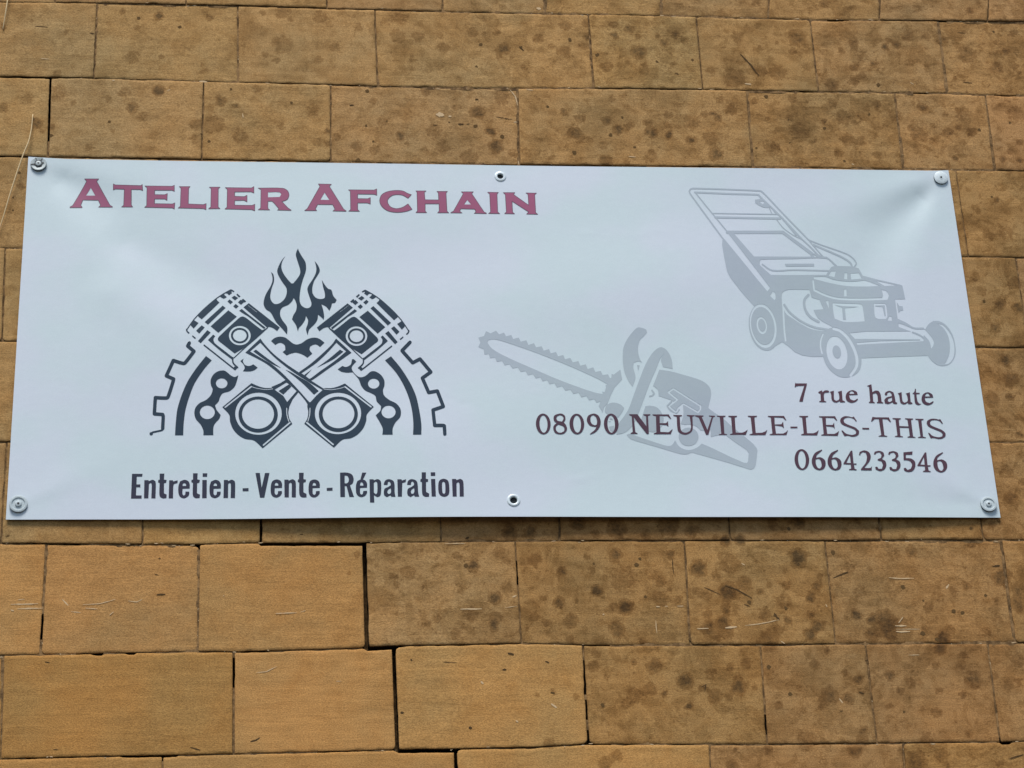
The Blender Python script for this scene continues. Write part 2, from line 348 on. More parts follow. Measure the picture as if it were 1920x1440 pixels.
# ---- stains on the stone: frame (left, top, zoom) then x, y, radius, darkness
STAINS = [
 (0, 0, 3, "890,88,30,.9 690,65,22,.5 1180,95,22,.6 370,180,22,.5 180,115,18,.35 780,100,14,.4 1480,70,20,.4 1590,70,50,.45 1640,110,18,.5 1800,95,50,.35 1590,250,70,.35 1490,305,25,.4 1560,340,26,.7 1790,335,32,.45 1880,265,35,.4 745,320,48,.4 910,318,22,.5 1135,365,18,.35 1150,400,30,.3 770,160,35,.25 610,130,25,.25 1010,150,14,.4 320,420,30,.5 15,150,20,.6 890,510,38,.9 740,610,35,.75 410,580,22,.5 700,520,40,.35 210,690,35,.7 235,740,18,.5 290,720,22,.6 290,765,14,.6 20,605,30,.55 150,555,45,.3 505,830,25,.4 1240,570,38,.6 1325,600,22,.7 1180,610,35,.35 1200,700,70,.4 1100,700,45,.4 1090,780,35,.4 1760,620,45,.35 1845,735,22,.8 1890,770,20,.6 1845,805,25,.6 1350,765,60,.3 1580,710,35,.3 1175,798,12,.5 800,660,40,.3 630,730,18,.4 600,560,30,.3 1440,500,40,.25 1640,580,12,.5 1300,505,9,.8 615,688,10,.9 330,520,60,.3"),
 (640, 0, 3, "915,270,38,.75 890,300,35,.4 740,180,35,.45 800,185,16,.5 870,180,25,.5 785,250,14,.55 570,265,40,.4 430,205,40,.45 320,205,50,.45 400,330,30,.3 330,100,60,.3 240,120,40,.25 95,155,35,.45 1010,265,12,.6 1110,215,40,.4 1180,260,22,.4 1250,285,45,.5 1285,222,14,.6 1260,140,40,.5 1130,145,18,.4 1370,130,30,.5 1380,205,22,.8 1365,255,35,.5 1540,200,24,.8 1530,140,30,.5 1620,170,32,.6 1670,295,52,.7 1670,210,22,.5 1780,200,20,.5 1815,245,28,.6 1880,200,28,.65 1440,312,14,.7 1480,305,20,.4 1490,375,45,.4 1705,365,20,.5 1775,350,12,.6 1860,365,20,.5 1885,420,14,.9 1850,405,18,.4 960,320,20,.35 760,375,12,.4 1030,380,25,.3 470,515,25,.6 145,510,14,.6 180,565,28,.45 765,625,45,.7 840,735,32,1 905,765,14,.8 870,820,45,.8 335,760,26,.9 370,800,18,.5 80,820,40,.45 230,680,45,.3 520,740,60,.3 580,820,50,.35 470,840,25,.5 190,840,35,.4 720,880,55,.45 140,705,8,.7 180,795,8,.6 255,680,8,.5 755,708,14,.6 95,898,14,.7 650,600,30,.3 900,540,50,.35 900,580,35,.25 1250,628,24,.7 1340,670,35,.55 1490,680,30,.65 1555,735,32,.85 1515,760,14,.7 1310,745,40,.65 1340,780,40,.4 1740,745,35,.8 1720,690,30,.5 1845,760,26,.85 1620,710,30,.5 1840,645,30,.45 1840,710,30,.4 1590,545,22,.5 1520,555,25,.35 1480,820,28,.5 1310,858,14,.9 1490,905,40,.5 1180,890,25,.35 1650,830,10,.7 1740,880,45,.35 1600,910,25,.4 1160,600,8,.9 1580,660,8,.8 970,860,35,.35"),
 (1280, 0, 3, "310,210,45,.5 640,215,60,.6 525,240,18,.5 690,258,18,.6 620,290,25,.5 430,260,16,.5 235,265,16,.45 160,400,30,.45 15,230,25,.5 55,340,10,.7 290,440,70,.5 540,410,60,.4 350,465,20,.6 440,400,40,.4 800,15,35,.5 410,10,30,.4 960,250,40,.45 895,285,24,.55 1140,265,24,.9 1160,230,20,.6 1205,250,28,.7 1270,200,45,.45 1370,205,30,.4 1070,360,26,.7 965,380,28,.65 1010,425,30,.6 960,455,35,.5 840,480,45,.6 1100,475,15,.6 1010,310,50,.3 1130,390,18,.4 760,410,30,.4 1600,305,60,.5 1820,290,24,.75 1710,348,16,.7 1770,385,45,.55 1870,370,30,.5 1895,415,18,.7 1530,440,16,.5 1860,180,30,.4 1480,220,25,.5 1610,60,25,.5 1320,50,40,.3 1750,175,10,.5 170,640,18,1 200,665,28,.7 120,645,22,.6 50,785,28,.85 190,870,45,.75 270,620,40,.45 50,690,60,.35 160,780,60,.4 220,560,30,.35 410,565,25,.5 470,540,14,.7 620,550,30,.45 480,660,16,.5 600,660,25,.45 800,680,18,.8 800,720,14,.6 740,790,20,.6 605,805,10,1 660,740,70,.4 840,580,35,.5 900,660,55,.45 930,780,50,.45 1000,790,35,.5 1090,590,28,.6 1050,640,8,.8 975,690,20,.5 880,860,35,.45 910,905,10,.7 1100,870,35,.45 500,830,60,.35 415,830,8,.7 1350,600,30,.7 1280,720,25,.6 1330,755,50,.5 1490,740,35,.6 1550,715,18,.65 1475,640,20,.5 1530,885,20,.8 1490,920,20,.6 1400,790,40,.3 1190,650,50,.4 1630,740,35,.4 1670,730,14,.5 1570,640,50,.3 1840,690,8,.8 1880,640,60,.4 1800,890,25,.6 1895,900,18,.8 1900,800,30,.5 1840,850,25,.4"),
 (640, 960, 3, "950,110,45,.75 1065,110,40,.7 1330,60,45,.7 1430,120,25,.6 1550,90,60,.65 1710,130,30,.6 1840,80,60,.55 740,305,38,.85 700,305,15,.6 860,480,36,.85 855,640,30,.95 870,590,35,.5 380,345,45,.45 290,360,22,.45 430,225,40,.3 275,225,30,.35 650,245,25,.5 890,230,40,.4 935,280,25,.4 540,605,20,.6 480,630,25,.45 640,690,35,.4 310,405,35,.3 670,440,25,.3 730,580,45,.35 1090,270,45,.45 1240,330,32,.7 1230,510,34,.8 1440,440,32,.95 1540,240,38,.65 1660,295,12,.8 1680,262,9,.8 1420,290,8,.6 1380,250,20,.4 1600,535,40,.9 1530,530,20,.4 1320,500,16,.6 1290,610,45,.5 1150,620,25,.5 1555,660,48,.6 1580,380,90,.3 1410,330,30,.3 1850,240,24,.7 1795,390,28,.55 1855,435,16,.75 1800,485,45,.5 1900,490,25,.6 1710,475,10,.6 1740,350,40,.3 1690,730,30,.4 1290,720,30,.35 1130,490,20,.35 1040,650,20,.4 1415,870,35,.45 1640,840,18,.6 1760,870,45,.6 1740,1000,38,.55 1820,1025,16,.8 1650,1030,50,.35 1495,930,18,.4 1430,790,30,.4 1910,945,35,.5 1470,1085,14,.4 1600,1080,30,.3 1185,1015,20,.5 1100,1030,20,.35 1320,1045,18,.35 1170,1300,35,.5 1550,1370,35,.45 1480,1420,40,.5 90,245,25,.35 50,345,20,.3"),
 (1280, 960, 3, "50,105,40,.6 235,165,26,.9 320,155,36,.95 650,60,35,.75 595,95,12,.8 720,105,18,.5 1110,95,22,.8 1745,72,16,.7 1620,92,10,.7 505,70,35,.4 180,140,20,.5 90,320,48,.8 650,260,50,.95 250,450,52,.8 240,545,30,.65 440,445,18,.7 345,405,45,.5 580,415,30,.5 490,415,16,.5 760,415,26,.75 715,480,28,.85 765,365,22,.5 715,578,20,.9 590,610,24,.75 460,575,38,.5 760,640,40,.75 720,690,36,.85 230,620,40,.75 150,660,50,.65 250,680,45,.5 140,570,35,.4 130,470,30,.35 180,360,35,.35 260,290,70,.35 375,510,14,.8 580,540,10,.8 520,220,8,.7 845,228,15,.6 520,580,12,.7 580,330,22,.4 560,500,50,.35 540,660,35,.4 195,715,18,.6 45,715,14,.7 60,450,60,.3 480,725,60,.5 980,575,34,.85 1065,605,28,.8 1140,605,62,.65 1070,690,40,.55 1160,680,50,.6 1350,680,14,.9 1465,710,38,.85 1450,770,32,.8 1430,715,12,.8 1240,420,14,.7 1290,220,35,.6 1630,185,20,.7 1760,490,18,.75 1705,468,12,.6 1590,415,30,.5 1525,445,28,.45 1380,540,28,.5 1525,555,12,.8 1575,565,12,.7 1355,500,8,.6 1790,370,50,.7 1830,340,30,.5 1890,440,45,.6 1890,520,50,.65 1000,450,50,.25 1440,480,40,.3 940,310,40,.25 1060,320,20,.3 1180,230,60,.25 1500,660,35,.4 1700,680,40,.3 1780,590,40,.3 30,1095,20,1 20,950,45,.65 315,980,45,.75 270,875,20,.6 360,845,35,.45 180,1035,45,.55 115,995,25,.5 400,990,16,.5 150,910,40,.3 260,1030,30,.4 740,860,32,.55 815,780,16,.8 485,872,14,.6 990,945,28,.75 920,910,18,.6 830,1030,50,.6 930,1045,38,.6 605,1025,12,.7 650,985,22,.35 780,1090,30,.4 890,1115,12,.5 1165,920,30,.7 1000,1015,18,.6 1225,1015,20,.6 1275,960,40,.3 1425,865,24,.5 1440,1005,22,.5 1575,1030,18,.7 1635,940,52,.6 1425,1130,28,.5 1160,1095,25,.4 1245,1125,10,.6 1575,870,25,.45 1580,805,30,.4 1750,925,30,.5 1880,830,45,.45 1890,960,30,.35 1350,1110,20,.35 1610,1250,20,.5 1020,1220,25,.6 1010,1280,40,.5 300,1335,16,.8 970,1345,40,.65 1230,1340,20,.6 1310,1400,60,.6 1450,1370,40,.5 480,1340,30,.4 280,1430,35,.5 1490,1430,16,.7 1380,1280,50,.35 700,1290,60,.35 540,1085,25,.4"),
 (1760, 300, 2.118, "228,157,13,.85 210,147,6,.8 150,200,15,.4 143,475,12,.7 300,490,30,.5 245,570,25,.6 315,585,22,.8 225,668,22,.8 180,560,6,.8 265,795,28,.8 285,870,35,.6 285,940,20,.7 210,950,35,.55 255,1030,15,.5 320,1090,15,.7 170,520,25,.35 270,1235,30,.35 285,1340,25,.6 330,1280,15,.6 318,118,10,.6 270,290,40,.3 200,300,30,.3"),
 (0, 200, 6, "215,740,20,.6 230,890,45,.55 148,1018,13,.7 145,1160,15,.4"),
]
sp, small = [], []
for ox, oy, s, txt in STAINS:
    for q in txt.split():
        x, y, r, k = map(float, q.split(','))
        (sp if r / s > 5.2 else small).append((ox + x / s, oy + y / s, r / s, k))
for _ in range(150):                                     # chance spots beyond the picture
    a = random.choice((-1, 1))
    px = 960 + a * random.uniform(1000, 1700); py = random.uniform(-500, 1900)
    sp.append((px, py, random.uniform(6, 20), random.uniform(0.3, 0.8)))
sp = np.array(sp)
SPW = plane_pt(sp[:, :2], 0.0)
SPR = sp[:, 2] * 0.00133
SPK = sp[:, 3]


def stain_field(x, z):
    jx = np.array([fbm(a * 42, b * 42, 3.0) + 0.5 * fbm(a * 100, b * 100, 5.0) for a, b in zip(x, z)]) * 0.0066
    jz = np.array([fbm(a * 42, b * 42, 9.0) + 0.5 * fbm(a * 100, b * 100, 15.0) for a, b in zip(x, z)]) * 0.0066
    keep = (SPW[:, 0] > x.min() - 0.06) & (SPW[:, 0] < x.max() + 0.06) & (SPW[:, 1] > z.min() - 0.06) & (SPW[:, 1] < z.max() + 0.06)
    inv = np.ones_like(x)
    for (cx, cz), r, k in zip(SPW[keep], SPR[keep], SPK[keep]):
        d = np.hypot(x + jx - cx, (z + jz - cz) * 0.97) / r
        inv *= 1 - k * np.clip((1.28 - d) / 0.75, 0, 1)
    return 1 - inv


def in_picture(x, z):
    v = np.array([x, 0, z]) - CAM
    w = -(v @ BACK)
    u, t = (v @ RIGHT) / w * FPX, (v @ UP) / w * FPX
    return abs(u) < 1010 and abs(t) < 770, 960 + u, 720 - t


# ---- tone of a stone by where it stands: cleaner and more orange low on the left
def stone_tone(px, py):
    clean = py > 1010 and (px < 690 or (py > 1215 and px < 1100) or (py > 1400 and px < 1300))
    if clean:
        c = np.array([0.540, 0.296, 0.104]) if py < 1215 or px > 500 else np.array([0.490, 0.262, 0.080])
        w = 0.05
    else:
        k = min(max(px / 1920, 0), 1); h = min(max(py / 1440, 0), 1)
        c = (np.array([0.510, 0.318, 0.130]) * (1 - k) + np.array([0.480, 0.278, 0.108]) * k) * (1 - h) \
            + (np.array([0.480, 0.278, 0.100]) * (1 - k) + np.array([0.425, 0.235, 0.082]) * k) * h
        w = 0.45 + 0.55 * k if py < 1000 else 0.8
        if px < 60 and py > 300: w = 0.2
    j = random.uniform(0.95, 1.05)
    c = c * np.array([0.985, 0.985, 1.03])
    if not clean: c = c * np.array([1.01, 1.02, 1.08])
    c = c * j * 0.925 * np.array([1.035, random.uniform(0.985, 1.015), random.uniform(0.86, 0.95)])
    return (*c, w)


STONES = []          # (x0, x1, z0, z1, face y, tilt x, tilt z) for things laid on the face


def grid_axis(length, step, rim):
    n = max(2, int(round((length - 2 * rim) / step)))
    return np.concatenate([[0], np.linspace(rim, length - rim, n + 1), [length]]) / length


BED_GAPS = [('G', 488, 684, 0.0062), ('H', 686, 742, 0.0066), ('I', 744, 857, 0.0062), ('B', 0, 95, 0.0020), ('I', 230, 330, 0.0022),
            ('H', 176, 190, 0.0034), ('H', 238, 252, 0.0034), ('G', 362, 374, 0.0030), ('I', 1876, 1894, 0.0050), ('H', 1410, 1490, 0.0016), ('A', 1340, 1420, 0.0016), ('A', 1520, 1580, 0.0020)]


def gap_x(k, px):
    return float(plane_pt([(px, np.interp(px, [a[0] for a in BEDS[k]], [a[1] for a in BEDS[k]]))], 0.0)[0, 0])


def make_stone(tj, bj, jl, jr):
    hl, hr = jl[2], jr[2]
    xm = (jl[0] + jr[0] + jl[1] + jr[1]) / 4
    zt0, zb0 = bed_z(tj, xm), bed_z(bj, xm)
    W, H = (jr[0] + jr[1] - jl[0] - jl[1]) / 2, zt0 - zb0
    vis, px, py = in_picture(xm, (zt0 + zb0) / 2)
    near = any(in_picture(a, b)[0] for a in (jl[0], xm, jr[0]) for b in (zt0, zb0))
    hidden = XB + 0.12 < jl[1] and jr[1] < XB + BW - 0.12 and zt0 < ZB + BH - 0.05 and zb0 > ZB + 0.05
    step = 0.0062 if near and not hidden else 0.04
    u, v = grid_axis(W, step, 0.0024), grid_axis(H, step, 0.0024)
    U, V = np.meshgrid(u, v)
    XL = jl[1] + (jl[0] - jl[1]) * V + hl
    XR = jr[1] + (jr[0] - jr[1]) * V - hr
    X = XL + (XR - XL) * U
    ZT = np.interp(X, BED[tj][:, 0], BED[tj][:, 1]) - 0.0011
    ZBt = np.interp(X, BED[bj][:, 0], BED[bj][:, 1]) + 0.0011
    for k, a, c, g in BED_GAPS:                          # bed joints that gape
        if k == tj:
            ga, gc = gap_x(k, a), gap_x(k, c)
            ZT = ZT - g * np.clip(np.minimum(X - ga, gc - X) / 0.004 + 1, 0, 1)
    Z = ZBt + (ZT - ZBt) * V
    n = U.size
    x, z = X.ravel(), Z.ravel()
    seed = random.uniform(0, 100)
    fy = random.uniform(-0.0022, 0.0022)
    tx, tz = random.uniform(-0.004, 0.004), random.uniform(-0.004, 0.004)
    rim = ((U == 0) | (U == 1) | (V == 0) | (V == 1)).ravel()
    relief = np.array([fbm(a * 14, b * 22, seed) for a, b in zip(x, z)]) * 0.0010
    y = fy + tx * (x - xm) + tz * (z - zb0 - H / 2) + relief
    edge = np.array([max(0.0, fbm(a * 40, b * 40, seed + 5)) for a, b in zip(x[rim], z[rim])])
    y[rim] += 0.0010 + edge * 0.0035
    # rounded corners, each by its own amount
    zc = zb0 + H / 2
    rcs = [random.choice((0.0005, 0.001, 0.002, 0.003, 0.009)) for _ in range(4)]
    dx = np.minimum(x - XL.ravel(), XR.ravel() - x); dz = np.minimum(z - ZBt.ravel(), ZT.ravel() - z)
    rc = np.where(x < xm, np.where(z < zc, rcs[0], rcs[1]), np.where(z < zc, rcs[2], rcs[3]))
    inc = (dx < rc) & (dz < rc)
    px_, pz_ = np.where(inc, rc - dx, 0), np.where(inc, rc - dz, 0)
    k = np.where(inc, np.maximum(px_, pz_) / (np.hypot(px_, pz_) + 1e-9), 1)
    x -= np.where(inc, np.sign(x - xm) * px_ * (1 - k), 0)
    z -= np.where(inc, np.sign(z - zc) * pz_ * (1 - k), 0)
    # the arris is worn unevenly
    ex = np.array([max(0, fbm(a * 24, b * 24, seed + 11) - 0.10) * 2.6 + abs(fbm(a * 110, b * 110, seed + 3)) * 0.7 for a, b in zip(x[rim], z[rim])]) * 0.001
    x[rim] -= np.sign(x[rim] - xm) * np.where(dx[rim] < 0.004, ex, 0)
    z[rim] -= np.sign(z[rim] - zc) * np.where(dz[rim] < 0.004, ex, 0)
    nu, nv = len(u), len(v)
    idx = np.arange(n).reshape(nv, nu)
    faces = np.stack([idx[:-1, :-1], idx[:-1, 1:], idx[1:, 1:], idx[1:, :-1]], -1).reshape(-1, 4)
    ring = np.concatenate([idx[0, :-1], idx[:-1, -1], idx[-1, :0:-1], idx[:0:-1, 0]])
    verts = np.stack([x, y, z], 1)
    back = verts[ring].copy(); back[:, 1] = 0.055
    m = len(ring)
    k = np.arange(m)
    side = np.stack([ring, ring[(k + 1) % m], n + (k + 1) % m, n + k], 1)[:, ::-1]
    verts = np.concatenate([verts, back])
    allf = np.concatenate([faces, side])
    o = mesh_obj('stone', verts, allf, None, wall, False, [M_STONE, M_JOINT_SHADE], np.arange(len(allf)) >= len(faces))
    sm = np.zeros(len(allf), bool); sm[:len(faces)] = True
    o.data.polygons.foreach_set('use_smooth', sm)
    st = np.zeros(len(verts), np.float32)
    if step < 0.02:
        st[:n] = stain_field(verts[:n, 0], verts[:n, 2])
    o.data.attributes.new('stain', 'FLOAT', 'POINT').data.foreach_set('value', st)
    o.color = stone_tone(px, py)
    STONES.append((min(jl[0], jl[1]), max(jr[0], jr[1]), zb0, zt0, fy, tx, tz, xm, zb0 + H / 2))


JOINTS = {}
for t, b in zip(ORDER[:-1], ORDER[1:]):
    js = upright_joints(t, b)
    JOINTS[(t, b)] = js
    for l, r in zip(js[:-1], js[1:]):
        make_stone(t, b, l, r)

# ---- mortar in the joints: strips set back behind the arrises, missing where the photograph shows a black gap
mv, mf = [], []


def strip(p, q, half, open_at=None, hollow=0.55):
    L = math.hypot(q[0] - p[0], q[1] - p[1]); n = max(2, int(L / 0.012))
    nx, nz = -(q[1] - p[1]) / L * half, (q[0] - p[0]) / L * half
    prev = None
    for i in range(n + 1):
        t = i / n
        x, z = p[0] + (q[0] - p[0]) * t, p[1] + (q[1] - p[1]) * t
        d = fbm(x * 9, z * 9, 4.0)
        dep = 0.0022 + 0.0020 * fbm(x * 17, z * 17, 6) + (0.030 if d > hollow else 0.0) + 0.0012 * fbm(x * 80, z * 80, 2)
        if open_at and open_at(x, z): dep = 0.05
        k = len(mv)
        mv.extend([(x - nx, dep, z - nz), (x + nx, dep, z + nz)])
        if prev is not None:
            mf.append((prev, k, k + 1, prev + 1))
        prev = k


OPEN = [(488, 1005, 686, 1026), (680, 1010, 745, 1222), (736, 1205, 750, 1412), (744, 1398, 860, 1412), (850, 1400, 862, 1460),
        (0, 138, 98, 150), (88, 148, 97, 262), (434, 1234, 442, 1284), (486, 965, 494, 1020), (78, 1160, 84, 1226), (1090, 1240, 1100, 1300), (228, 1408, 332, 1426), (174, 1218, 192, 1234), (236, 1218, 254, 1234), (360, 1014, 376, 1028), (1874, 1384, 1896, 1400), (1090, 1320, 1104, 1345), (1424, 1340, 1440, 1370)]


def is_open(x, z):
    _, px, py = in_picture(x, z)
    return any(a <= px <= c and b <= py <= d for a, b, c, d in OPEN)


for (t, b), js in JOINTS.items():
    for j in js:
        strip((j[0], bed_z(t, j[0])), (j[1], bed_z(b, j[1])), j[2] + 0.004, is_open)
for k in ORDER:
    xs = np.arange(X0, X1, 0.05)
    for a, c in zip(xs[:-1], xs[1:]):
        strip((a, bed_z(k, a)), (c, bed_z(k, c)), 0.006, is_open, 0.36)
mortar = mesh_obj('mortar', mv, [f[::-1] for f in mf], M_MORTAR, wall)
mortar['kind'] = 'stuff'

# ---- the rough core the blocks are bedded against
bm = bmesh.new()
bmesh.ops.create_cube(bm, size=1, matrix=Matrix.Translation((0, 0.24, 3.3)) @ Matrix.Diagonal((6.4, 0.37, 6.6, 1)))
core_me = bpy.data.meshes.new('wall_core'); bm.to_mesh(core_me); bm.free()
core_me.materials.append(M_MORTAR)
core = bpy.data.objects.new('wall_core', core_me); COL.objects.link(core); core.parent = wall


# ---- pits, cracks and scratches, laid into the faces of the stones
def face_y(x, z):
    for s in STONES:
        if s[0] <= x <= s[1] and s[2] <= z <= s[3]:
            return s[4] + s[5] * (x - s[7]) + s[6] * (z - s[8])
    return 0.0


def marks(name, items, mat, lift, depth=0.0):
    vs, fs = [], []
    for ox, oy, s, w, txt in items:
        wig = w / s * 0.0009
        P = plane_pt([(ox + float(a.split(',')[0]) / s, oy + float(a.split(',')[1]) / s) for a in txt.split()], 0.0)
        wm = w / s * 0.00133
        pts = []
        for a, c in zip(P[:-1], P[1:]):
            n = max(2, int(np.hypot(*(c - a)) / 0.004))
            pts += [a + (c - a) * i / n for i in range(n)]
        pts.append(P[-1]); pts = np.array(pts)
        pts = pts + np.array([[fbm(a * 40, b * 40, 21), fbm(a * 40, b * 40, 22)] for a, b in pts]) * wig * 0.4
        n = len(pts)
        y = face_y(*pts[n // 2])
        base = len(vs)
        for i, p in enumerate(pts):
            d = pts[min(i + 1, n - 1)] - pts[max(i - 1, 0)]; L = np.hypot(*d) + 1e-9
            t = i / (n - 1)
            h = wm * 0.5 * (0.25 + 0.9 * math.sin(math.pi * min(max(t, 0.04), 0.96)) ** 0.6) * (0.8 + 0.5 * fbm(p[0] * 160, p[1] * 160, 1))
            h = max(h, wm * 0.08)
            nx, nz = -d[1] / L * h, d[0] / L * h
            vs += [(p[0] - nx, y - lift, p[1] - nz), (p[0] + nx, y - lift, p[1] + nz)]
            if i:
                k = base + 2 * i
                fs.append((k - 2, k, k + 1, k - 1))
    o = mesh_obj(name, vs, [f[::-1] for f in fs], mat, wall)
    o['kind'] = 'stuff'
    return o


C1, C2, C3, C4, C5, C6 = (0, 0, 3), (640, 0, 3), (1280, 0, 3), (0, 960, 3), (640, 960, 3), (1280, 960, 3)
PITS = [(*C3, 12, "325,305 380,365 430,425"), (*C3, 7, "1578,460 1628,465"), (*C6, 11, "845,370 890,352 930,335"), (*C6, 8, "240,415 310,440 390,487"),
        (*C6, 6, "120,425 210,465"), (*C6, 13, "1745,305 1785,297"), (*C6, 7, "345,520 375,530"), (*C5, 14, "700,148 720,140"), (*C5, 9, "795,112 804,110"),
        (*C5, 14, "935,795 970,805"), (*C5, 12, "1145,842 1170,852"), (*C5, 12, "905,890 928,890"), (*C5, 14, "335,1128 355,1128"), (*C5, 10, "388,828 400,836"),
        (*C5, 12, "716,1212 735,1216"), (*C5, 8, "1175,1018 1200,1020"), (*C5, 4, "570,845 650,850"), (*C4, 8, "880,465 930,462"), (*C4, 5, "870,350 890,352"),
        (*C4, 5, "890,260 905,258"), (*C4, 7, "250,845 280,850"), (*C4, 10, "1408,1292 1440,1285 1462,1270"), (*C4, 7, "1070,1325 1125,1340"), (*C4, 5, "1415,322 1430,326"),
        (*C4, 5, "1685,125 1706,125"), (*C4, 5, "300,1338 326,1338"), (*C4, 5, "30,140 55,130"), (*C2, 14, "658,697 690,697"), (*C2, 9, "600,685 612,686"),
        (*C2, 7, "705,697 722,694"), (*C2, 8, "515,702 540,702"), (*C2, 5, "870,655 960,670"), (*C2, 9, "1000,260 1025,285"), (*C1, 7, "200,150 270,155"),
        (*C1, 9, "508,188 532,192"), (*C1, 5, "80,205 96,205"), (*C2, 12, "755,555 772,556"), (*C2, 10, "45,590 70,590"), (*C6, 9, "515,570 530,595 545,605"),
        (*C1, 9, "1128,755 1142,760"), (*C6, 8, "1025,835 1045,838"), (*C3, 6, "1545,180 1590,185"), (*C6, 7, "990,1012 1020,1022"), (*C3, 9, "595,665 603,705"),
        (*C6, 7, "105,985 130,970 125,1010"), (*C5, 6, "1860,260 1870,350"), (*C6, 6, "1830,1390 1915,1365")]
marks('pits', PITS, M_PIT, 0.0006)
SCR = [(*C4, 9, "60,520 215,515"), (*C4, 9, "95,545 240,540"), (*C4, 8, "60,550 78,555"), (*C4, 5, "100,495 140,490"), (*C4, 9, "350,490 385,525"), (*C4, 6, "400,560 455,565"),
       (*C4, 6, "465,520 560,515 650,490"), (*C4, 6, "480,540 550,545"), (*C4, 6, "720,500 770,505 800,490"), (*C4, 7, "1550,572 1670,568"), (*C4, 5, "1690,565 1720,555"),
       (*C4, 7, "615,580 640,560"), (*C4, 6, "1440,905 1500,898 1555,870"), (*C4, 4, "1890,952 1920,952"), (*C4, 6, "1255,470 1262,476"), (*C5, 10, "670,548 790,548"), (*C5, 12, "1770,532 1792,532"),
       (*C5, 7, "1820,530 1838,530"), (*C5, 9, "1890,528 1925,528"), (*C5, 4, "920,540 990,530"), (*C6, 8, "80,658 145,656"), (*C6, 16, "240,652 300,645"), (*C6, 7, "350,640 430,630 540,608"),
       (*C6, 8, "1160,368 1230,374 1302,372"), (*C6, 11, "1195,638 1258,638"), (*C6, 5, "1200,658 1335,658"), (*C6, 12, "1200,672 1278,672"), (*C6, 8, "1215,622 1240,590"),
       (*C6, 14, "1498,406 1482,430"), (*C6, 5, "1270,805 1330,805"), (*C6, 9, "805,520 812,535"), (*C6, 8, "330,290 350,300"), (*C6, 9, "880,1050 900,1075"), (*C6, 8, "550,725 575,742"),
       (*C2, 9, "950,505 980,540 992,592"), (*C2, 9, "970,685 1000,683"), (*C2, 7, "1040,505 1080,510"), (*C2, 8, "1615,882 1655,885"), (*C2, 36, "530,640 580,648"), (*C2, 14, "603,652 620,652"), (*C2, 26, "1098,42 1122,46"),
       (*C2, 9, "995,905 1000,925"), (*C1, 6, "230,332 280,336"), (*C1, 16, "1120,458 1165,462"), (*C1, 9, "630,455 648,455"), (*C1, 8, "1365,640 1368,665"), (*C1, 7, "940,515 960,505"),
       (*C3, 16, "350,470 385,475"), (*C3, 8, "1280,462 1300,475"), (*C5, 10, "1470,575 1480,575"), (*C5, 13, "785,955 800,968"), (*C5, 6, "580,180 700,178"), (*C5, 9, "960,480 985,470"),
       (*C5, 14, "1180,1080 1210,1105"), (*C5, 6, "1768,610 1775,680"), (*C3, 9, "950,920 965,925"), (*C5, 9, "980,1175 995,1185")]
for _ in range(70):                                     # crumbs of mortar along the bed joints
    k = random.choice('ABGHI')
    px = random.uniform(0, 1920); py = np.interp(px, [p[0] for p in BEDS[k]], [p[1] for p in BEDS[k]]) + random.uniform(-3, 3)
    SCR.append((0, 0, 1, random.uniform(1.2, 2.6), f"{px:.1f},{py:.1f} {px + random.uniform(2, 9):.1f},{py + random.uniform(-1, 1):.1f}"))
SCR = [(a, b, c, w * 0.8, t) for a, b, c, w, t in SCR]
marks('scratches', SCR, M_SCR, 0.0008)

# ---- the smallest lichen dots
vs, fs = [], []
for px, py, r, k in small:
    c = plane_pt([(px, py)], 0.0)[0]
    y = face_y(*c) - 0.0005
    b0 = len(vs)
    ph = random.uniform(0, 6.3)
    for i in range(9):
        a = ph + i * 2 * math.pi / 9
        q = r * 0.00133 * (0.75 + 0.5 * random.random()) * (0.6 + 0.4 * k)
        vs.append((c[0] + math.cos(a) * q, y, c[1] + math.sin(a) * q))
    fs.append(tuple(range(b0, b0 + 9)))
dots = mesh_obj('lichen_dots', vs, fs, M_SPOT, wall); dots['kind'] = 'stuff'

# ------------------------------------------------------------------ the banner: a sheet hung from four corner screws
def px2ban(P):
    return plane_pt(P, YB)


FOLDS = []
for (ax, ay), (bx, by), amp, w0, w1, L in [
    # from, towards (photograph points), height m, half width at the start and its growth per metre, fade length m
    ((75, 306), (330, 475), -0.0044, 0.030, 0.26, 0.45), ((75, 306), (330, 640), 0.0009, 0.016, 0.22, 0.50),
    ((75, 306), (480, 380), 0.0016, 0.014, 0.14, 0.40), ((75, 306), (560, 650), -0.0016, 0.030, 0.16, 0.80),
    ((1762, 336), (1575, 505), -0.0078, 0.022, 0.22, 0.45), ((1762, 336), (1540, 405), 0.0036, 0.022, 0.20, 0.40),
    ((190, 430), (640, 655), -0.0024, 0.045, 0.06, 0.55), ((160, 520), (560, 760), 0.0020, 0.05, 0.06, 0.6), ((1640, 420), (1380, 640), 0.0020, 0.05, 0.08, 0.5),
    ((1762, 336), (1690, 560), 0.0020, 0.012, 0.18, 0.36),
    ((1852, 945), (1700, 850), 0.0013, 0.010, 0.16, 0.22), ((1852, 945), (1800, 700), -0.0009, 0.012, 0.14, 0.30),
    ((1852, 945), (1600, 930), -0.0009, 0.012, 0.10, 0.30),
    ((35, 945), (200, 860), 0.0010, 0.012, 0.16, 0.30), ((35, 945), (60, 700), -0.0009, 0.012, 0.14, 0.30)]:
    a, b = px2ban([(ax, ay), (bx, by)])
    d = (b - a) / np.hypot(*(b - a))
    FOLDS.append((a, d, amp * 0.75, w0, w1, L))
CREASES = []
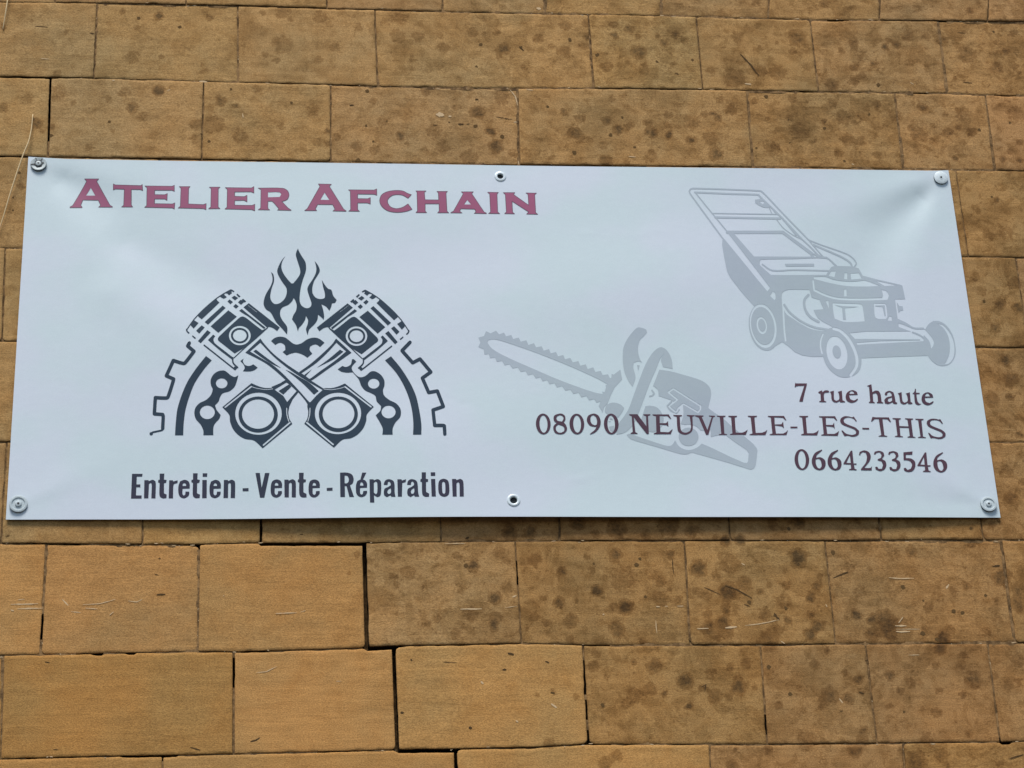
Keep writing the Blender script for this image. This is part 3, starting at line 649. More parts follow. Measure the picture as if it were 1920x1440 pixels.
for (ax, ay), (bx, by), amp in [((1085, 440), (1118, 434), 0.0012), ((1190, 437), (1242, 433), 0.0016), ((840, 750), (890, 765), -0.0014),
                                ((1060, 905), (1110, 893), 0.0014), ((128, 327), (142, 322), 0.0016), ((470, 845), (500, 852), 0.0010)]:
    a, b = px2ban([(ax, ay), (bx, by)])
    CREASES.append((a, b, amp * 0.2))


def bulge(x, z):
    """how far the sheet stands off the plane y = YB, towards the viewer"""
    u = np.clip((x - XB) / BW, 0, 1); v = np.clip((z - ZB) / BH, 0, 1)
    s = np.sin(np.pi * u) ** 0.75
    t_ = np.clip((u - 0.10) / 0.30, 0, 1); lo = 0.45 + 0.55 * t_ * t_ * (3 - 2 * t_)
    h = -0.010 + s * (0.018 * lo * (1 - v) ** 2 + 0.006 * v ** 2) + 0.008 * s * np.sin(np.pi * v) ** 1.25
    h += 0.0022 * np.sin(x * 5.1 + 1.3 * z + 0.6) * np.sin(z * 6.3 - 0.8 * x) * s
    h += 0.0007 * np.sin(x * 3.0 - 19 * z) * np.sin(np.pi * u)
    for a, d, amp, w0, w1, L in FOLDS:
        rx, rz = x - a[0], z - a[1]
        t = rx * d[0] + rz * d[1]; c = -rx * d[1] + rz * d[0]
        w = w0 + w1 * np.clip(t, 0, None)
        env = np.clip(t / 0.07, 0, 1) ** 1.2 * np.exp(-np.clip(t, 0, None) / L) * 1.5
        h += amp * env * np.exp(-(c / w) ** 2)
    for a, b, amp in CREASES:
        d = b - a; L = np.hypot(*d); d = d / L
        t = (x - a[0]) * d[0] + (z - a[1]) * d[1]; c = -(x - a[0]) * d[1] + (z - a[1]) * d[0]
        h += amp * np.exp(-(c / 0.008) ** 2) * np.exp(-((t - L / 2) / (L * 0.6)) ** 2)
    return h


SAG_U = [0, .02, .04, .155, .34, .525, .71, .88, .954, .985, 1.0]
SAG = [0, -2.0, -3.6, -5.2, -6.4, -5.6, -4.2, -2.6, -1.6, -0.9, 0.9]


def sag(u):
    return np.interp(u, SAG_U, SAG) * 0.00138


def to_sheet(P):
    """points of the photograph -> (x, z) on the bulging sheet"""
    q = plane_pt(P, YB)
    for _ in range(4):
        q = plane_pt(P, YB - bulge(q[:, 0], q[:, 1]))
    return q


def sheet_pts(q, lift):
    return np.stack([q[:, 0], YB - bulge(q[:, 0], q[:, 1]) - lift, q[:, 1]], 1)


def sheet_normals(q):
    e = 0.002
    x, z = q[:, 0], q[:, 1]
    hx = (bulge(x + e, z) - bulge(x - e, z)) / (2 * e)
    hz = (bulge(x, z + e) - bulge(x, z - e)) / (2 * e)
    n = np.stack([-hx, -np.ones_like(hx), -hz], 1)
    return n / np.linalg.norm(n, axis=1)[:, None]


SCL = 100.0


def cdt(polys, states, cell):
    """paint polygons (metric, later ones cover earlier ones) -> vertices, triangles, state of each; cut along a grid so it can follow the sheet"""
    allp = np.concatenate(polys)
    lo, hi = allp.min(0), allp.max(0)
    V, E, F = [], [], []
    for p in polys:
        k = len(V)
        V += [Vector(((a - lo[0]) * SCL, (b - lo[1]) * SCL)) for a, b in p]
        F.append(list(range(k, k + len(p))))
    pad = cell * 0.37
    for ax in (0, 1):
        for g in np.arange(lo[ax] + cell * 0.513, hi[ax], cell):
            k = len(V)
            if ax == 0: V += [Vector(((g - lo[0]) * SCL, -pad * SCL)), Vector(((g - lo[0]) * SCL, (hi[1] - lo[1] + pad) * SCL))]
            else: V += [Vector((-pad * SCL, (g - lo[1]) * SCL)), Vector(((hi[0] - lo[0] + pad) * SCL, (g - lo[1]) * SCL))]
            E.append((k, k + 1))
    vo, _, fo, _, _, of = delaunay_2d_cdt(V, E, F, 0, 1e-6)
    verts = np.array([(v.x / SCL + lo[0], v.y / SCL + lo[1]) for v in vo])
    tris, sts = [], []
    for f, o in zip(fo, of):
        if not o: continue
        s = states[max(o)]
        if s is None or s < 0: continue
        tris.append(f[:]); sts.append(s)
    return verts, tris, sts


def ccw(p):
    a = 0.5 * np.sum(p[:, 0] * np.roll(p[:, 1], -1) - np.roll(p[:, 0], -1) * p[:, 1])
    return p if a > 0 else p[::-1]


def smooth_closed(p, corner=50, sub=4):
    p = np.asarray(p, float); n = len(p)
    a = p - np.roll(p, 1, 0); b = np.roll(p, -1, 0) - p
    ang = np.abs(np.degrees(np.arctan2(a[:, 0] * b[:, 1] - a[:, 1] * b[:, 0], (a * b).sum(1))))
    cor = ang > corner
    out = []
    for i in range(n):
        p1, p2 = p[i], p[(i + 1) % n]
        p0 = p[i - 1] if not cor[i] else p1
        p3 = p[(i + 2) % n] if not cor[(i + 1) % n] else p2
        L = np.hypot(*(p2 - p1)) + 1e-9
        t1 = (p2 - p0); t2 = (p3 - p1)
        l1 = np.hypot(*t1) + 1e-9; l2 = np.hypot(*t2) + 1e-9
        m1 = t1 / l1 * L * (0.9 if not cor[i] else 1); m2 = t2 / l2 * L * (0.9 if not cor[(i + 1) % n] else 1)
        for s in range(sub):
            t = s / sub; t2_, t3_ = t * t, t * t * t
            out.append((2 * t3_ - 3 * t2_ + 1) * p1 + (t3_ - 2 * t2_ + t) * m1 + (-2 * t3_ + 3 * t2_) * p2 + (t3_ - t2_) * m2)
    return np.array(out)


def smooth_open(p, corner=50, sub=4):
    p = np.asarray(p, float); n = len(p)
    if n < 3: return p
    out = []
    cor = [True] * n
    for i in range(1, n - 1):
        a, b = p[i] - p[i - 1], p[i + 1] - p[i]
        cor[i] = abs(math.degrees(math.atan2(a[0] * b[1] - a[1] * b[0], a @ b))) > corner
    for i in range(n - 1):
        p1, p2 = p[i], p[i + 1]
        p0 = p1 if cor[i] else p[i - 1]
        p3 = p2 if cor[i + 1] else p[i + 2]
        L = np.hypot(*(p2 - p1)) + 1e-9
        m1 = (p2 - p0) / (np.hypot(*(p2 - p0)) + 1e-9) * L * 0.9; m2 = (p3 - p1) / (np.hypot(*(p3 - p1)) + 1e-9) * L * 0.9
        for s in range(sub):
            t = s / sub; t2_, t3_ = t * t, t * t * t
            out.append((2 * t3_ - 3 * t2_ + 1) * p1 + (t3_ - 2 * t2_ + t) * m1 + (-2 * t3_ + 3 * t2_) * p2 + (t3_ - t2_) * m2)
    out.append(p[-1])
    return np.array(out)


def stroke_polys(p, w):
    res = []
    for a, b in zip(p[:-1], p[1:]):
        d = b - a; L = np.hypot(*d)
        if L < 1e-6: continue
        n = np.array([-d[1], d[0]]) / L * w / 2
        res.append(np.array([a + n, b + n, b - n, a - n]))
    for q in p:
        res.append(np.array([q + w / 2 * np.array([math.cos(t), math.sin(t)]) for t in np.arange(10) * math.pi / 5 + 0.1]))
    return res


def parse_art(txt, axis_x=None):
    """one drawing per line:  @ left top zoom | m (mirror) | + smooth area | p straight area | s w line | l w straight line | e ellipse ; capital or '-' takes away"""
    polys, states = [], []
    ox = oy = 0.0; sc = 1.0; mir = False; col = 0; last = []

    def put(pp, st):
        q = (np.asarray(pp, float) / sc) + [ox, oy]
        q = to_sheet(q)
        if mir: q[:, 0] = 2 * axis_x - q[:, 0]
        keep = [0]
        for i in range(1, len(q)):
            if np.hypot(*(q[i] - q[keep[-1]])) > 2e-5: keep.append(i)
        if np.hypot(*(q[keep[-1]] - q[0])) < 2e-5: keep.pop()
        if len(keep) < 3: return
        polys.append(ccw(q[keep])); states.append(st)

    for ln in txt.strip().splitlines():
        tk = ln.split()
        if not tk or tk[0] == '#': continue
        op = tk[0]
        if op == '@' or op == 'm':
            ox, oy, sc = map(float, tk[1:4]); mir = op == 'm'; continue
        if op == 'c': col = int(tk[1]); continue
        if op in '+-pP':
            q = np.array([tuple(map(float, a.split(','))) for a in tk[1:]])
            if op in '+-': q = smooth_closed(q)
            last = q
            put(q, col if op in '+p' else -1)
        elif op in 'sSlL':
            w = float(tk[1]); q = np.array([tuple(map(float, a.split(','))) for a in tk[2:]])
            if op in 'sS': q = smooth_open(q)
            for r in stroke_polys(q, w): put(r, col if op in 'sl' else -1)
        elif op == 'o':                                  # outline of the last area in another ink
            q = np.concatenate([last, last[:1]])
            for r in stroke_polys(q, float(tk[2])): put(r, int(tk[1]))
        elif op in 'eE':
            cx, cy = map(float, tk[1].split(',')); rx, ry = map(float, tk[2].split(','))
            a = math.radians(float(tk[3])) if len(tk) > 3 else 0
            t = np.linspace(0, 2 * math.pi, 49)[:-1]
            q = np.stack([cx + rx * np.cos(t) * math.cos(a) - ry * np.sin(t) * math.sin(a),
                          cy + rx * np.cos(t) * math.sin(a) + ry * np.sin(t) * math.cos(a)], 1)
            put(q, col if op == 'e' else -1)
    return polys, states


def sheet_mesh(name, q, tris, mats, sts, parent, lift, thick=0.0):
    used = np.unique(np.array([i for t in tris for i in t]))
    remap = -np.ones(len(q), int); remap[used] = np.arange(len(used))
    q = q[used]
    fs = []
    for t in tris:
        a, b, c = (q[remap[i]] for i in t[:3])
        cr = (b[0] - a[0]) * (c[1] - a[1]) - (b[1] - a[1]) * (c[0] - a[0])
        f = [int(remap[i]) for i in t]
        fs.append(f if cr > 0 else f[::-1])
    P, N = sheet_pts(q, lift), sheet_normals(q)
    if thick:                                            # a back face and a rim with vertices of their own
        n = len(P)
        cnt = {}
        for f in fs:
            for i, j in zip(f, f[1:] + f[:1]): cnt[(i, j)] = 1
        rim = [e for e in cnt if (e[1], e[0]) not in cnt]
        back = P - N * thick
        fs = fs + [[i + n for i in f[::-1]] for f in fs]
        V, NN = [P, back], [N, -N]
        k = 2 * n
        for i, j in rim:
            V.append(np.array([P[i], P[j], back[j], back[i]]))
            d = P[j] - P[i]; m = np.cross(d, N[i]); m = m / (np.linalg.norm(m) + 1e-12)
            NN.append(np.array([m] * 4))
            fs.append([k + 3, k + 2, k + 1, k]); k += 4
        P, N = np.concatenate(V), np.concatenate(NN)
        sts = [0] * len(fs)
    o = mesh_obj(name, P, fs, None, parent, True, mats, sts)
    o.data.normals_split_custom_set_from_vertices([tuple(v) for v in N])
    return o


def art(name, txt, mats, parent, lift=0.0005, axis_x=None, cell=0.02):
    polys, states = parse_art(txt, axis_x)
    q, tris, sts = cdt(polys, states, cell)
    return sheet_mesh(name, q, tris, mats, sts, parent, lift)


banner = thing('banner', 'white vinyl banner with crimson title and piston emblem, screwed to the stone wall', 'banner',
               (XB + BW / 2, YB, ZB))
# the sheet itself, with two real eyelet holes
EYES = px2ban([(938.3, 329.5), (962.4, 940.5)])
EYE_R = [(0.0150, 0.0078), (0.0160, 0.0088)]
un = np.linspace(0, 1, 161)
outline = np.concatenate([
    np.stack([XB + BW * un, ZB - 0.0030 * np.sin(np.pi * un) ** 0.55], 1)[:-1],
    np.stack([np.full(61, XB + BW), ZB + np.linspace(0, BH + sag(1.0), 61)], 1)[:-1],
    np.stack([XB + BW * un[::-1], ZB + BH + sag(un[::-1])], 1)[:-1],
    np.stack([np.full(61, XB), ZB + np.linspace(BH, 0, 61)], 1)[:-1]])
polys, states = [outline], [0]
for (ex, ez), (ro, ri) in zip(EYES, EYE_R):
    t = np.linspace(0, 2 * math.pi, 29)[:-1]
    polys.append(np.stack([ex + ri * np.cos(t), ez + ri * np.sin(t)], 1)); states.append(-1)
q, tris, sts = cdt(polys, states, 0.0125)
sheet_mesh('sheet', q, tris, [M_VINYL], sts, banner, 0.0, 0.0006)


def lathe(name, centre, prof, mat, parent, n=40, tilt=None):
    """rings of (radius, height towards the viewer) about an axis square to the sheet"""
    x, z = centre
    q = np.array([[x, z]])
    y0 = sheet_pts(q, 0)[0, 1]
    nrm = Vector(sheet_normals(q)[0]) if tilt is None else Vector(tilt).normalized()
    a = Vector((1, 0, 0)); a = (a - nrm * a.dot(nrm)).normalized(); b = nrm.cross(a)
    c0 = Vector((x, y0, z))
    vs, fs = [], []
    for r, h in prof:
        for i in range(n):
            t = 2 * math.pi * i / n
            vs.append(c0 + nrm * h + (a * math.cos(t) + b * math.sin(t)) * r)
    for k in range(len(prof) - 1):
        for i in range(n):
            j = (i + 1) % n
            fs.append((k * n + i, k * n + j, (k + 1) * n + j, (k + 1) * n + i))
    o = mesh_obj(name, vs, fs, mat, parent, True)
    es = o.modifiers.new('edges', 'EDGE_SPLIT'); es.split_angle = math.radians(40)
    return o


for (c, (ro, ri), lab) in zip(EYES, EYE_R, ('eyelet in the upper hem', 'eyelet in the lower hem')):
    o = lathe('eyelet', c, [(ro, 0.0002), (ro * 0.97, 0.0016), (ro * 0.84, 0.0026), (ri * 1.12, 0.0022), (ri, 0.0012), (ri * 0.97, -0.004)], M_EYE, banner)
    o['label'] = 'bright metal ' + lab
    lathe('plug', c, [(ri * 0.99, -0.0030), (0.0001, -0.0034)], M_RUBBER, banner, 20)

# ------------------------------------------------------------------ print on the banner
TITLE = """
@ 120 320 8
p 310,125 520,125 490,160 690,520 725,540 725,548 520,548 550,520 515,445 285,440 250,520 270,545 270,555 90,555 95,542 130,525 340,160
o 1 9
P 402,258 470,375 330,375
p 740,200 770,215 1150,225 1175,210 1180,300 1150,285 1010,282 1010,520 1030,545 865,545 895,520 905,280 770,275 740,290
o 1 9
p 1215,230 1620,235 1655,220 1655,310 1620,295 1360,295 1360,360 1510,362 1550,345 1545,445 1510,425 1360,425 1358,495 1625,500 1662,485 1655,575 1620,560 1210,550 1240,525 1245,255
o 1 9
@ 340 320 8
p -30,240 130,240 110,265 105,500 330,510 372,495 370,585 330,570 -45,560 -15,535 -5,265
o 1 9
p 420,248 580,248 555,270 552,545 580,570 410,572 442,545 447,270
o 1 9
p 660,255 1050,260 1088,240 1088,335 1045,318 800,320 800,385 945,390 985,370 985,468 940,445 800,450 800,518 1060,522 1102,505 1100,603 1055,585 655,575 685,550 690,280
o 1 9
+ 1155,262 1520,265 1590,300 1615,360 1590,430 1510,465 1600,560 1645,590 1645,597 1445,592 1465,575 1380,475 1355,460 1300,460 1300,565 1325,590 1155,587 1190,560 1195,285
o 1 9
- 1300,325 1470,325 1500,355 1475,395 1300,400
@ 560 320 8
p 295,200 490,205 460,235 675,580 710,600 710,610 515,605 545,580 510,510 285,508 250,575 270,600 90,600 130,570 320,235
o 1 9
P 388,330 460,440 325,438
p 748,288 1130,292 1170,275 1172,370 1130,355 885,352 885,420 1035,422 1075,405 1075,502 1030,485 885,485 885,585 912,610 752,608 780,585 775,310
o 1 9
+ 1690,360 1640,415 1560,370 1480,360 1400,375 1340,430 1335,480 1380,545 1470,570 1560,550 1640,500 1700,580 1620,610 1480,627 1340,605 1250,540 1215,460 1240,370 1320,320 1440,298 1560,305 1640,345
o 1 9
@ 780 320 8
p 0,305 150,305 125,325 135,438 340,440 335,335 315,312 470,312 450,335 465,610 490,632 325,632 348,608 345,498 137,498 138,608 160,630 0,630 22,605 15,325
o 1 9
p 680,318 858,318 835,345 1020,620 1055,637 1055,645 875,640 900,620 880,578 670,572 655,610 690,635 520,632 565,605 710,345
o 1 9
P 770,440 825,508 720,508
p 1075,325 1235,328 1215,350 1225,620 1255,645 1090,642 1118,620 1105,350
o 1 9
p 1310,330 1480,330 1465,360 1690,520 1680,355 1650,335 1805,338 1780,360 1795,630 1825,655 1660,652 1690,620 1440,460 1450,625 1478,648 1330,645 1355,620 1340,360
o 1 9
"""
art('title_lettering', TITLE, [M_CRIM, M_CRIME], banner)['label'] = 'crimson serif title lettering with dark edges'

SLOGAN = """
@ 240 870 8
p 60,148 218,148 212,190 132,190 128,308 185,305 185,350 125,348 120,472 205,472 203,518 45,518
+ 245,243 308,243 312,258 370,238 410,258 418,300 412,515 350,515 355,300 340,285 315,300 305,515 240,515
+ 475,145 545,145 540,235 580,240 572,280 540,290 540,440 580,460 575,512 520,515 480,490 470,440 475,285 450,275 455,240 475,235
+ 618,245 672,245 680,262 745,245 742,285 690,300 680,330 675,515 610,515
+ 845,238 780,262 757,330 757,440 785,495 840,515 895,490 918,455 918,415 862,415 858,460 835,475 818,450 818,372 925,368 925,300 900,255
- 818,330 822,300 845,285 870,300 872,330
+ 975,140 1045,140 1040,232 1078,240 1070,280 1038,288 1035,440 1080,460 1075,510 1015,512 980,488 970,440 975,285 950,272 952,240 975,235
p 1115,240 1182,240 1180,512 1112,512
p 1120,140 1190,140 1186,192 1120,192
+ 1310,238 1245,265 1225,330 1225,440 1252,495 1305,512 1360,490 1388,450 1390,415 1335,415 1328,458 1305,472 1285,450 1285,372 1392,368 1392,300 1365,255
- 1283,330 1290,300 1310,285 1332,300 1335,330
+ 1438,240 1498,240 1503,255 1560,236 1600,258 1608,300 1605,510 1540,510 1542,300 1525,285 1503,300 1500,510 1432,510
p 1718,365 1808,362 1808,408 1720,408
@ 450 870 8
p 232,135 298,135 325,355 375,135 442,135 365,505 300,505
+ 545,232 485,260 463,325 463,435 490,485 545,505 600,482 628,440 628,405 572,408 565,450 545,465 522,445 522,362 630,358 630,295 605,250
- 520,325 527,292 547,280 570,295 575,325
+ 665,235 725,235 730,250 790,230 830,252 838,295 838,500 775,500 775,295 758,280 735,295 732,500 668,500
+ 885,132 955,132 952,228 990,235 985,270 952,280 952,425 998,450 998,500 935,502 900,478 888,430 888,280 865,265 870,235 885,228
+ 1112,232 1052,258 1030,325 1032,435 1060,485 1112,503 1165,480 1195,440 1195,405 1140,408 1133,450 1112,465 1092,445 1090,362 1197,358 1195,290 1170,250
- 1088,325 1095,292 1112,280 1135,295 1140,325
p 1300,360 1388,355 1388,400 1302,402
+ 1500,130 1610,130 1680,160 1705,225 1690,290 1650,320 1710,495 1640,495 1600,335 1572,330 1575,495 1505,495
- 1570,172 1610,178 1632,220 1625,270 1600,290 1570,290
@ 650 870 8
+ 222,230 160,255 140,320 142,430 170,478 222,498 278,475 305,435 305,402 250,405 240,448 222,460 202,440 202,360 305,355 305,290 278,248
- 200,325 207,285 225,272 245,290 250,325
p 232,130 295,130 245,232 205,237
+ 342,230 402,230 410,245 465,228 505,250 518,290 515,430 500,480 460,498 410,470 415,578 350,578
- 408,280 440,262 458,285 458,430 440,455 408,430
+ 640,228 700,255 718,310 720,420 732,492 672,492 655,470 605,498 565,470 557,420 570,370 620,345 660,320 660,290 640,265 620,270 612,315 555,312 570,260 600,235
- 662,365 625,385 610,420 625,450 650,445 665,420
+ 760,230 822,230 830,248 890,228 885,272 835,285 828,490 768,490
+ 985,228 1045,252 1065,305 1072,420 1088,490 1025,490 1008,468 960,496 918,470 908,420 922,370 970,345 1008,318 1010,290 990,262 970,270 962,315 905,312 918,260 945,235
- 1012,362 975,385 962,420 975,448 1000,445 1015,415
+ 1125,125 1188,125 1188,222 1222,228 1220,265 1190,272 1192,420 1238,445 1235,490 1180,492 1142,468 1130,420 1128,272 1103,262 1108,228 1125,222
p 1265,225 1328,225 1338,488 1275,488
p 1260,125 1328,125 1328,178 1262,178
+ 1455,222 1515,245 1535,300 1540,420 1520,470 1465,492 1405,470 1378,420 1375,300 1395,245
- 1452,265 1432,285 1438,430 1460,450 1478,430 1475,285
+ 1580,225 1640,225 1648,242 1705,222 1740,245 1752,290 1757,488 1695,488 1690,290 1672,272 1648,290 1650,488 1590,488
"""
art('slogan_lettering', SLOGAN, [M_INK2], banner)['label'] = 'dark condensed lettering under the emblem'

STREET = """
@ 1480 710 6.6207
p 72,52 85,60 218,60 215,80 188,180 165,285 122,285 135,240 185,88 110,90 88,95 65,110
+ 360,165 405,145 410,170 440,148 480,148 495,165 480,172 440,175 428,195 432,275 458,285 455,292 370,290 372,280 390,275 385,185 360,178
+ 500,165 552,150 555,255 580,278 610,265 620,240 610,175 598,165 650,150 660,270 692,285 690,293 630,295 625,278 580,297 545,285 525,260 515,180
+ 780,143 720,170 698,225 715,275 770,300 825,285 852,255 845,248 800,272 755,255 740,205 848,200 835,165
- 742,190 755,160 780,155 800,170 805,188
+ 960,92 1018,70 1030,170 1065,150 1105,152 1130,190 1145,290 1165,297 1165,307 1085,303 1088,293 1100,285 1090,200 1070,178 1035,190 1040,285 1060,295 1058,304 985,300 988,292 1003,282 988,100
+ 1240,152 1290,170 1305,215 1318,290 1342,303 1325,315 1290,308 1280,292 1225,315 1185,305 1177,265 1205,235 1270,218 1265,185 1240,165 1215,180 1215,200 1195,208 1182,195 1195,170
- 1272,230 1225,250 1220,280 1245,292 1275,275
+ 1342,185 1392,168 1405,280 1430,300 1462,285 1470,260 1455,195 1440,187 1495,170 1505,290 1528,303 1525,313 1478,318 1470,298 1425,320 1385,305 1372,275 1360,200
+ 1560,125 1570,130 1572,175 1618,178 1617,190 1575,192 1590,280 1610,308 1640,315 1600,328 1565,310 1555,280 1548,190 1525,187 1550,165
+ 1715,170 1660,195 1640,250 1655,300 1710,330 1765,315 1790,290 1783,280 1740,305 1695,285 1680,238 1785,235 1772,195
- 1682,222 1695,190 1718,182 1735,198 1745,222
"""
TOWN = """
@ 990 760 8
e 228,280 110,155 -3
E 232,281 60,131 -3
+ 475,125 400,150 382,195 395,240 430,265 385,310 380,360 410,415 480,435 550,415 585,360 570,300 535,255 560,215 555,165 520,132
- 480,148 435,165 425,200 445,235 510,245 532,200 520,165
- 450,288 420,320 420,370 450,405 495,412 540,390 545,345 520,310
e 732,281 110,154 -3
E 736,281 58,130 -3
+ 985,125 1050,150 1085,215 1088,280 1060,350 1000,410 925,440 935,425 1000,370 1030,315 1000,322 930,305 890,255 882,210 905,155
- 980,145 1020,180 1035,245 1030,290 1000,300 950,270 935,210 945,165
e 1248,281 110,155 -3
E 1247,281 56,130 -3
p 1515,135 1640,135 1775,315 1770,165 1730,148 1730,135 1835,135 1835,148 1800,160 1812,430 1780,430 1585,180 1610,405 1642,420 1642,428 1535,430 1540,418 1570,400 1555,165 1520,150
@ 1180 760 8
p 345,138 590,138 628,205 610,200 570,160 455,160 455,270 550,268 580,238 585,320 555,295 458,290 465,400 590,405 650,355 620,432 365,432 368,420 405,405 398,165 350,152
+ 658,145 790,148 788,160 755,168 768,350 790,395 850,412 910,385 925,330 905,170 865,160 860,147 980,150 978,162 945,170 950,340 930,400 850,442 770,425 725,375 710,170 660,158
p 985,150 1112,155 1110,168 1085,175 1170,370 1235,175 1195,165 1190,155 1285,158 1283,170 1255,180 1185,442 1150,442 1040,185 985,165
p 1312,157 1442,157 1440,170 1410,178 1425,425 1465,435 1465,444 1340,444 1342,435 1378,425 1355,178 1315,170
p 1482,158 1615,158 1612,172 1580,180 1595,410 1690,412 1735,395 1775,365 1745,442 1508,444 1512,434 1545,422 1525,180 1485,170
@ 1380 760 8
p 175,158 315,158 312,170 275,180 295,415 390,412 435,395 470,368 440,445 200,445 205,435 245,425 220,180 180,170
p 475,160 718,160 755,225 740,222 700,185 575,180 580,288 680,285 705,245 718,345 690,315 582,300 600,425 705,425 745,405 780,370 755,445 500,445 505,436 545,425 520,180 480,172
p 815,320 920,320 920,342 817,342
p 945,160 1082,160 1080,172 1045,182 1065,420 1160,420 1205,402 1240,372 1215,450 975,447 978,437 1015,425 990,182 950,172
p 1242,165 1485,165 1518,230 1500,225 1465,190 1345,185 1350,295 1450,295 1470,258 1480,355 1458,325 1352,312 1368,430 1475,430 1510,412 1545,385 1525,458 1275,452 1280,442 1315,432 1290,185 1248,177
+ 1810,235 1800,245 1765,205 1700,183 1640,190 1612,215 1625,260 1700,300 1790,335 1845,385 1840,430 1800,462 1740,470 1680,455 1625,462 1580,380 1595,378 1650,425 1740,445 1795,430 1800,395 1770,360 1680,325 1590,285 1562,240 1575,195 1630,165 1700,170 1740,180 1765,170
@ 1560 760 8
p 452,338 555,340 558,362 455,360
p 605,175 660,182 850,182 885,250 870,252 830,210 755,205 785,450 828,462 828,470 695,468 700,460 738,448 700,205 640,205 595,245 585,240
p 905,192 1032,195 1028,208 1000,215 1010,312 1145,318 1130,215 1095,205 1093,195 1215,200 1213,212 1185,220 1215,468 1252,480 1252,487 1130,482 1132,473 1165,462 1150,338 1015,335 1025,458 1065,470 1063,478 940,472 942,464 980,455 950,212 908,204
p 1248,202 1372,205 1370,217 1340,225 1365,470 1408,482 1408,490 1285,486 1290,478 1325,468 1290,222 1250,214
+ 1662,272 1650,280 1615,240 1550,220 1490,228 1468,250 1480,295 1560,335 1645,370 1700,420 1700,465 1660,495 1600,505 1530,490 1480,495 1440,415 1455,412 1510,460 1600,480 1650,468 1660,435 1630,400 1540,362 1450,320 1418,275 1430,232 1490,203 1560,205 1600,215 1622,207
"""
PHONE = """
@ 1480 830 6
e 140,191 82,117 -4
E 141,192 43,100 -4
+ 365,78 368,88 310,140 300,172 350,165 400,200 407,250 385,295 335,310 285,290 255,240 255,180 290,115
- 320,182 295,190 298,240 320,285 345,292 362,265 355,210 340,188
+ 545,80 548,90 490,142 480,174 530,167 578,202 586,252 565,297 515,312 465,292 433,242 433,182 470,117
- 500,184 475,192 478,242 500,287 525,294 543,267 535,212 520,190
p 692,90 708,92 722,235 755,235 755,248 725,248 735,295 758,303 755,310 670,308 672,300 695,292 690,246 608,242 610,230
P 680,140 640,228 690,230
+ 782,140 790,105 840,88 890,105 915,150 900,210 840,285 910,285 928,265 925,312 805,310 805,298 860,225 872,160 860,115 825,105 800,125 800,140
+ 950,130 960,102 1010,93 1055,110 1068,145 1040,185 1080,210 1090,255 1070,300 1020,320 970,300 965,275 985,270 1005,295 1040,295 1052,250 1035,210 995,200 992,188 1030,170 1035,135 1015,108 980,115 968,132
+ 1110,133 1120,105 1170,96 1215,113 1228,148 1200,188 1240,213 1250,258 1230,303 1180,323 1130,303 1125,278 1145,273 1165,298 1200,298 1212,253 1195,213 1155,203 1152,191 1190,173 1195,138 1175,111 1140,118 1128,135
+ 1282,110 1385,100 1382,135 1310,135 1310,175 1370,180 1412,215 1415,270 1390,315 1340,330 1295,315 1285,290 1305,283 1330,308 1365,295 1380,250 1360,212 1320,198 1285,197
p 1524,110 1540,112 1554,255 1587,255 1587,268 1557,268 1567,315 1590,323 1587,330 1502,328 1504,320 1527,312 1522,266 1440,262 1442,250
P 1512,160 1472,248 1522,250
+ 1725,107 1728,117 1668,168 1660,200 1715,190 1765,222 1775,275 1750,318 1705,335 1655,315 1622,265 1622,205 1655,145
- 1690,207 1665,215 1668,265 1690,310 1715,318 1732,292 1722,235 1708,213
"""
art('street_lettering', STREET, [M_PLUM], banner, 0.0009)
art('town_lettering', TOWN, [M_PLUM], banner, 0.0009)
art('telephone_lettering', PHONE, [M_PLUM], banner, 0.0009)

HALF_L = """
p 140,640 185,560 258,605 185,688
p 240,490 330,395 450,295 525,240 540,270 572,297 440,425 305,550 262,515
+ 575,205 640,168 652,190 682,215 640,242 610,230
+ 660,160 740,100 765,108 797,130 785,142 760,130 745,140 762,155 715,190 690,165
s 15 76,715 140,620 200,540 330,405 510,250 620,175 740,108
s 20 80,700 88,732 112,755
p 755,225 795,195 852,230 805,265
p 825,180 840,165 887,205 865,222
p 850,295 890,255 942,290 895,332
p 905,260 925,240 972,280 950,298
p 692,280 725,252 774,290 735,324
p 778,355 815,320 860,355 820,390
p 352,590 620,345 664,378 400,630
p 440,655 705,415 832,510 555,752
p 222,720 305,640 350,672 268,764
p 250,875 390,712 440,748 290,908
p 160,805 170,790 220,830 205,844
+ 400,860 478,780 508,803 484,838 490,890 520,925 650,1025 780,1128 770,1160 560,1000
s 22 772,1125 772,1185 790,1222 845,1272
p 796,1258 852,1268 808,1318 775,1290
l 20 342,938 560,1110 800,1300
+ 548,838 575,800 860,535 912,508 965,525 1100,630 1212,714 1240,702 1290,672 1305,668 1130,820 970,958 800,1062 600,905 555,868
s 14 1290,680 1130,825 970,962 790,1128
+ 932,370 1012,308 1475,672 1437,727 1380,685 1325,665 1285,672
L 7 1000,340 1130,440
p 868,420 905,395 1000,472 1262,674 1240,694 1000,505 940,470 915,455
E 877,793 163,146
e 876,793 132,115
E 877,793 102,88
"""
